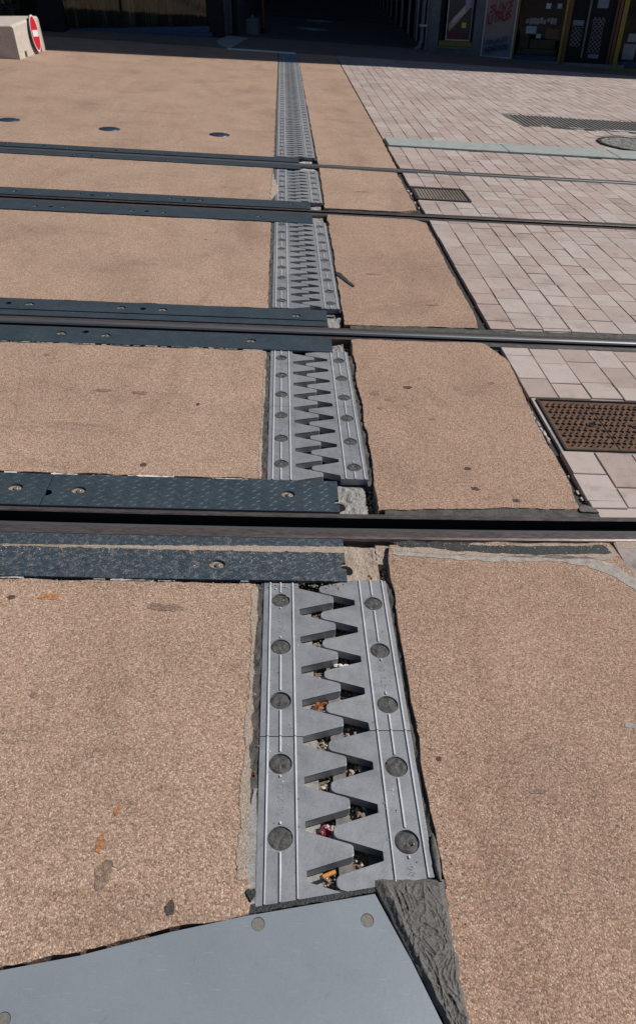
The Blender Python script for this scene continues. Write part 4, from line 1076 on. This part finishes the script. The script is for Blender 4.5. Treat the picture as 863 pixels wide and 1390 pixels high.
# collage poster
def poster(name, par, x0, x1, z0, z1, y, base, shapes):
    o = boxes([(x0, x1, y, y + .01, z0, z1)], name, base, par)
    for k, (pts, m) in enumerate(shapes):
        bm = bmesh.new(); a = [bm.verts.new((x0 + (x1 - x0) * u, y - .004 - .001 * k, z0 + (z1 - z0) * v)) for u, v in pts]
        d = [bm.verts.new((q.co.x, y - .0005, q.co.z)) for q in a]; bm.faces.new(a); bm.faces.new(d[::-1])
        for i in range(len(a)): j = (i + 1) % len(a); bm.faces.new((a[i], d[i], d[j], a[j]))
        bmesh.ops.recalc_face_normals(bm, faces=bm.faces[:]); me = bpy.data.meshes.new('printed_shape'); bm.to_mesh(me); bm.free(); link('printed_shape', me, m, par)
    return o
pk, gr_, pu, yl = flat('poster_skin_pink', (.50, .30, .24)), flat('poster_green', (.10, .14, .09)), flat('poster_violet', (.30, .30, .42)), flat('poster_yellow', (.75, .50, .04)); pd = flat('poster_dark', (.06, .065, .06)); rdm = flat('poster_red', (.22, .016, .028))
def stroke(x0, y0, x1, y1, w): 
    dx, dy = x1 - x0, y1 - y0; l = math.hypot(dx, dy); nx, ny = -dy / l * w, dx / l * w; return [(x0 + nx, y0 + ny), (x0 - nx, y0 - ny), (x1 - nx, y1 - ny), (x1 + nx, y1 + ny)]
sh = [(stroke(.05, .12, .95, .42, .05), pk), (stroke(.2, .2, .7, .33, .03), flat('poster_cream', (.6, .5, .42))), ([(.7, .34), (.98, .36), (.95, .48), (.68, .46)], pu), ([(.15, .44), (.6, .46), (.58, .6), (.12, .58)], gr_), ([(.62, .13), (.80, .13), (.80, .19), (.62, .19)], yl), (stroke(.1, .6, .8, .8, .04), pk)]
for (x0, y0, x1, y1) in ((.04, .02, .04, .11), (.04, .11, .11, .05), (.11, .05, .18, .11), (.18, .11, .18, .02), (.26, .02, .26, .08), (.26, .02, .36, .02), (.36, .02, .36, .08), (.46, .02, .46, .14), (.46, .02, .56, .02), (.66, .02, .72, .09), (.72, .09, .78, .02), (.88, .02, .88, .09)): sh.append((stroke(x0, y0, x1, y1, .018), rdm))
poster('poster', w, .056, .574, .266, 2.0, .045, pd, sh)
boxes([(-.10, .65, .35, .36, .2, 2.3)], 'window_void', M['hole'], w)
# white framed panel with red scrawl
w = boxes([(.87, .905, -.03, .05, -.06, 2.29), (1.535, 1.57, -.03, .05, -.06, 2.29), (.905, 1.535, -.03, .03, -.07, -.03)], 'graffiti_panel', M['whiteframe'])
pb_ = flat('panel_pinkish_board', (.24, .195, .19)); pgb = flat('panel_blue_board', (.15, .18, .25)); dkb = flat('scrawl_navy', (.06, .08, .2))
sh = [([(0, 0), (1, 0), (1, .155), (0, .155)], pgb)]
RG = random.Random(4)
# loose hand drawn letters, three rows of red and one of dark blue
glyph = [[(0, 0), (0, 1), (1, 1), (1, .5), (0, .5)], [(0, 1), (1, 1), (.5, 1), (.5, 0)], [(1, 1), (0, .8), (1, .4), (0, 0)], [(0, 0), (0, 1), (1, 0), (1, 1)], [(0, 1), (.2, 0), (.5, .6), (.8, 0), (1, 1)], [(0, 0), (.5, 1), (1, 0)], [(0, 1), (0, 0), (1, 0), (1, 1)]]
for row, (v0, hgt, mm, n) in enumerate([(.44, .06, rdm, 4), (.36, .065, rdm, 4), (.275, .07, rdm, 5), (.10, .03, dkb, 4), (.03, .04, dkb, 6), (.53, .06, rdm, 4), (.62, .06, rdm, 5)]):
    for q in range(n):
        g_ = RG.choice(glyph); u0 = .10 + q * .8 / n + RG.uniform(-.02, .02); ww = .6 / n
        for a, d in zip(g_, g_[1:]): sh.append((stroke(u0 + a[0] * ww, v0 + a[1] * hgt + .05 * q / n, u0 + d[0] * ww + .001, v0 + d[1] * hgt + .05 * q / n + .0005, .008), mm))
poster('panel_board', w, .906, 1.534, -.03, 2.28, .0, pb_, sh)
# shop window
w = boxes([(1.58, 1.60, -.02, .08, -.14, 2.7), (2.575, 2.63, -.03, .10, -.24, 2.75), (1.58, 2.575, -.03, .09, -.25, -.13)], 'shop_window', M['yellow'])
boxes([(1.60, 2.575, .03, .04, -.13, 2.7)], 'pane', M['clear'], w)
boxes([(1.60, 2.575, .06, .5, -.13, .02)], 'display_base', M['navy'], w)
card = flat('shop_cards', (.22, .30, .38), .6); brown = flat('shop_crates', (.09, .07, .045), .8)
boxes([(1.78, 2.0, .25, .27, .42, .56), (2.02, 2.12, .22, .24, .34, .42)], 'price_card', flat('pale_blue_card', (.25, .45, .62), .6), w)
boxes([(1.64, 2.5, .3, .6, .02, .12), (1.9, 2.45, .32, .6, .13, .30), (1.66, 1.86, .35, .6, .13, .5), (2.2, 2.5, .4, .6, .31, .5)], 'stacked_goods', brown, w)
RG = random.Random(9)
boxes([(1.75 + k * .075, 1.80 + k * .075 + RG.uniform(0, .015), .28, .32, .62 + RG.uniform(-.03, .03), .70 + RG.uniform(-.02, .04)) for k in range(9)], 'small_card', card, w)
boxes([(2.14, 2.24, .20, .21, .90, 1.0), (2.38, 2.47, .20, .21, .91, 1.0)], 'price_card', flat('bright_blue_card', (.30, .52, .66), .6), w)
boxes([(1.60, 2.57, .62, .63, -.2, 2.7)], 'window_void', M['hole'], w)
# door with lattice panels
w = boxes([(2.64, 2.72, -.03, .10, -.24, 2.75), (3.60, 3.64, .02, .10, -.24, 2.75), (3.66, 3.72, -.01, .10, -.24, 2.75), (2.72, 3.6, -.01, .10, -.26, -.19)], 'shop_door', M['orange'])
boxes([(2.72, 3.60, .10, .13, -.19, 2.7)], 'door_leaf', M['darkframe'], w)
boxes([(3.045, 3.085, .05, .095, .02, 2.0)], 'pull_bar', M['wallstone'], w)
def lattice(x0, x1, z0, z1, y):
    b = MB(); s = .085; n = int((x1 - x0 + z1 - z0) / s) + 1
    for k in range(-1, n + 1):
        for sg in (1, -1):
            # clip diagonal line to the rectangle
            pts = []
            c0 = x0 + k * s if sg > 0 else x1 - k * s
            for q in range(0, 41):
                z = z0 + (z1 - z0) * q / 40; x = c0 - sg * (z - z0)
                if x0 <= x <= x1: pts.append((x, z))
            if len(pts) > 2: b.tube([(pts[0][0], y, pts[0][1]), (pts[-1][0], y, pts[-1][1])], .011, 6)
    return b
lattice(2.76, 3.0, .22, .60, .085).build('lattice_grille', M['wallstone'], w)
lattice(3.16, 3.42, .12, .78, .085).build('lattice_grille', M['wallstone'], w)
boxes([(2.76, 2.99, .094, .099, .62, .72), (3.2, 3.42, .090, .099, .02, .10), (3.2, 3.42, .090, .099, .95, 1.15)], 'door_sticker', pgb, w)
# right hand window
w = boxes([(3.74, 3.83, -.03, .10, -.26, 2.75), (3.83, S1, -.03, .10, -.26, -.135)], 'side_shop_window', M['yellow'])
boxes([(3.83, S1, .03, .04, -.135, 2.7)], 'pane', M['clear'], w)
boxes([(3.83, S1, .1, .6, -.135, -.02)], 'display_base', M['navy'], w)
boxes([(3.9, 4.15, .3, .35, 0, .3), (4.2, 4.6, .3, .5, 0, .45), (3.95, 4.12, .2, .22, .35, .5)], 'display_goods', card, w)
boxes([(3.83, S1, .70, .71, -.2, 2.7)], 'window_void', M['hole'], w)
tag(e, 'grey corner building with yellow framed shop windows, graffiti panel and lattice door', 'building')
# drain pipe at its corner
e2 = empty('drainpipe', Mx=FM)
b = MB(); b.tube([(-.50, -.06, 4.5), (-.50, -.06, .22), (-.53, -.12, .10), (-.62, -.24, .04)], .045, 12); b.build('pipe', M['wallstone'], e2)
b = MB(); b.cyl((-.40, -.06, -.02), (-.40, -.06, 4.5), .022, .022, 10); b.build('thin_conduit', M['wallstone'], e2)
b = MB()
for z in (.5, 1.6, 2.8): b.box(-.56, -.38, -.115, -.001, z, z + .04)
b.build('pipe_clamp', M['zinc'], e2)
tag(e2, 'zinc drainpipe with kicked-out foot at the corner of the shop building', 'drainpipe')

# rest of the block: east front (off to the right) and its flank along the side street
e = empty('east_building', Mx=frame((8.75, 17.35, 0), (1, 0, 0)))
XL = 4.6; HB = 20.5
b = MB(); b.box(.22, XL, 0, 12, -2.0, HB); b.build('wall', M['wallstone'], e)
for i in range(2):
    for j in range(5):
        x = .9 + i * 1.9; z = 1.0 + j * 3.6
        b = MB(); b.box(x - .07, x + 1.27, -.05, -.002, z - .08, z + 1.98); o = b.build('window', M['whiteframe'], e); b = MB(); b.box(x, x + 1.2, -.065, -.052, z, z + 1.9); b.build('pane', M['glass'], o)
tag(e, 'tall grey building to the right of the shop front', 'building')
e = empty('side_street_building', Mx=frame((3.36, 20.05, 0), (1.65, 28.9, 0)))
# x runs down the street, y to the left (street side is +y), z up
b = MB(); b.box(.1, 45, -9, -.20, -4, 20); b.build('wall', M['wallstone'], e)
for i in range(16):
    x = .8 + i * 2.6
    b = MB(); b.box(x, x + 1.1, -.198, -.10, -.9, 2.5); o = b.build('door_surround', M['zinc' if i % 2 else 'darkframe'], e)
    b = MB(); b.box(x + .12, x + .98, -.098, -.08, -.9, 2.4); b.build('shutter', M['darkframe'], o)
    b = MB(); b.cyl((x + 1.8, -.10, -1), (x + 1.8, -.10, 6), .05, .05, 10); b.build('downpipe', M['zinc'], e)
tag(e, 'grey building lining the right side of the dark side street', 'building')
# left side of the street
e = empty('left_street_building', Mx=frame((-1.13, 20.35, 0), (1.2, 28.9, 0)))
b = MB(); b.box(.0, 45, .05, 9, -4, 12); b.build('wall', M['wallstone'], e)
for i in range(14):
    x = 1.2 + i * 3
    b = MB(); b.box(x, x + 1.3, .0, .048, .6, 2.3); o = b.build('window', M['darkframe'], e); b = MB(); b.box(x + .1, x + 1.2, -.02, -.002, .7, 2.2); b.build('pane', M['glass'], o)
tag(e, 'dark building lining the left side of the side street', 'building')
e = empty('street_end_building', Mx=frame((0, 66, -2), (1, 0, 0)))
b = MB(); b.box(-25, 25, 0, 8, -5, 22); b.build('wall', M['wallstone'], e)
for i in range(16):
    for j in range(5):
        b = MB(); b.box(-24 + i * 3, -22.8 + i * 3, -.05, -.002, 1 + j * 3.6, 2.8 + j * 3.6); b.build('window', M['glass'], e)
tag(e, 'building closing the far end of the side street', 'building')

# ------------------------------------------------------------------ glass fronted building (left)
GM = frame((-4.627, 18.633, 0), (.9785, .19584, .06446))
e = empty('glass_building', Mx=GM)
def gb(lst, name, mat, par=e):
    b = MB()
    for q in lst: b.box(*q)
    return b.build(name, mat, par)
gb([(-12, 3.5, .9, 9, 2.9, 9)], 'upper_wall', M['wallstone']); gb([(-12, 3.5, .0, .9, 2.9, 3.4)], 'fascia', M['darkframe'])
gb([(-12, 3.16, -.22, .9, -1.2, -.10)], 'navy_step', M['navy'])
gb([(-12, 3.12, -.10, .9, -.098, .015)], 'sill', M['navy'])
gb([(3.10, 3.44, -.05, .5, -1.2, 2.9)], 'end_pier', M['darkframe'])
gb([(3.47, 3.50, .2, .9, -1.2, 2.9)], 'return_wall', M['darkframe'])
gb([(-.05, .02, -.03, .06, .016, 2.9), (1.25, 1.30, -.03, .06, .016, 2.9), (-2.2, -2.1, -.03, .06, .016, 2.9)], 'mullion', M['darkframe'])
for a, c in ((-12, -2.2), (-2.1, -.05), (.02, 1.25), (1.30, 3.10)):
    gb([(a + .005, c - .005, .01, .02, .02, 2.88)], 'pane', M['pane'])
# curtain with real pleats behind the panes, its colour paints the glass reflections
bm = bmesh.new(); g = []; n = 900
for i in range(n + 1):
    x = -12 + 15.1 * i / n; y = .18 + .018 * math.sin(x * 46) + .05 * noise.noise(Vector((x * 6, 0, 0)))
    g.append((bm.verts.new((x, y, .02)), bm.verts.new((x, y, 2.88))))
for i in range(n): bm.faces.new((g[i][0], g[i + 1][0], g[i + 1][1], g[i][1]))
bmesh.ops.solidify(bm, geom=bm.faces[:], thickness=.004)
me = bpy.data.meshes.new('reflection_sheet'); bm.to_mesh(me); bm.free(); link('reflection_sheet', me, M['reflection_sheet'], e)
gb([(-12, 3.1, .5, .6, -.1, 2.9)], 'back_partition', M['hole'])
tag(e, 'glass fronted building with painted reflection streaks behind dark mullions', 'building')
# dark column
e = empty('dark_column', Mx=frame((-4.68, 17.98, 0), (1, 0, 0)))
b = MB(); b.box(-.20, .20, 0, .42, -.5, 3.9); b.build('shaft', M['darkframe'], e); b = MB(); b.box(-.24, .24, -.04, .46, -.5, .06); b.build('base_block', M['darkframe'], e)
tag(e, 'black square column standing in front of the glazed front', 'column')
# chair behind the block
def chair(x, y, rz, label):
    e = empty('cafe_chair', Mx=frame((x, y, 0), (math.cos(rz), math.sin(rz), 0)))
    b = MB(); b.prism([(-.21, -.2), (.21, -.2), (.2, .2), (-.2, .2)], .43, .46, bevel=.008); b.build('seat', M['darkframe'], e)
    b = MB(); b.box(-.2, .2, .19, .215, .62, .86); b.tube([(-.2, .2, .44), (-.2, .22, .88)], .014, 8); b.tube([(.2, .2, .44), (.2, .22, .88)], .014, 8); b.build('backrest', M['darkframe'], e)
    for sx in (-1, 1):
        for sy in (-1, 1): b = MB(); b.tube([(sx * .19, sy * .18, .44), (sx * .22, sy * .21, -.02)], .013, 8); b.build('leg', M['darkframe'], e)
    tag(e, label, 'chair')
chair(-5.25, 17.3, .3, 'dark chair standing behind the concrete block')

# ------------------------------------------------------------------ tilt everything to gravity
bpy.context.view_layer.update()
for o in list(C.objects):
    if o.parent is None: o.matrix_world = T @ o.matrix_world

# ------------------------------------------------------------------ camera
Wm = Matrix(((0.9972, -0.0285, -0.0686), (-0.0398, 0.5738, -0.818), (0.0627, 0.8185, 0.571)))   # rows: street x, y, z in camera axes
Wx = Vector((0.9972, -0.0285, -0.0686)).normalized(); Wz = Vector((0.0627, 0.8185, 0.571)); Wz = (Wz - Wx * Wz.dot(Wx)).normalized(); Wy = Wz.cross(Wx)
Rc = Matrix((Wx, Wy, Wz)).to_4x4(); Rc.translation = (0, 0, 1.5)
cam = bpy.data.cameras.new('camera'); co_ = bpy.data.objects.new('camera', cam); C.objects.link(co_)
co_.matrix_world = T @ Rc
cam.sensor_fit = 'VERTICAL'; cam.sensor_height = 24; cam.sensor_width = 24; cam.lens = 1003.3 / 1390 * 24; cam.shift_y = -45 / 1390; cam.clip_start = .02; cam.clip_end = 1200
sc.camera = co_

# ------------------------------------------------------------------ light
EL, AZ = math.radians(49), math.radians(7.5)     # sun to the right, a little beyond
sd = T.to_3x3() @ Vector((math.cos(EL) * math.cos(AZ), math.cos(EL) * math.sin(AZ), math.sin(EL)))
w = bpy.data.worlds.new('World'); sc.world = w; w.use_nodes = True; t = w.node_tree
sky = t.nodes.new('ShaderNodeTexSky'); sky.sky_type = 'NISHITA'; sky.sun_disc = False
sky.sun_elevation = math.asin(sd.z); sky.sun_rotation = math.atan2(sd.x, sd.y); sky.altitude = 200; sky.air_density = 1.0; sky.dust_density = .6; sky.ozone_density = 4.5
bg = t.nodes['Background']; t.links.new(sky.outputs[0], bg.inputs[0]); bg.inputs[1].default_value = .05
sl = bpy.data.lights.new('sun', 'SUN'); sl.energy = 4.2; sl.angle = math.radians(.5); sl.color = (1.0, .955, .89)
so = bpy.data.objects.new('sun', sl); C.objects.link(so); so.rotation_euler = sd.to_track_quat('Z', 'Y').to_euler()
vs = sc.view_settings; vs.view_transform = 'Standard'; vs.look = 'None'; vs.exposure = 0; vs.gamma = 1; vs.use_curve_mapping = False
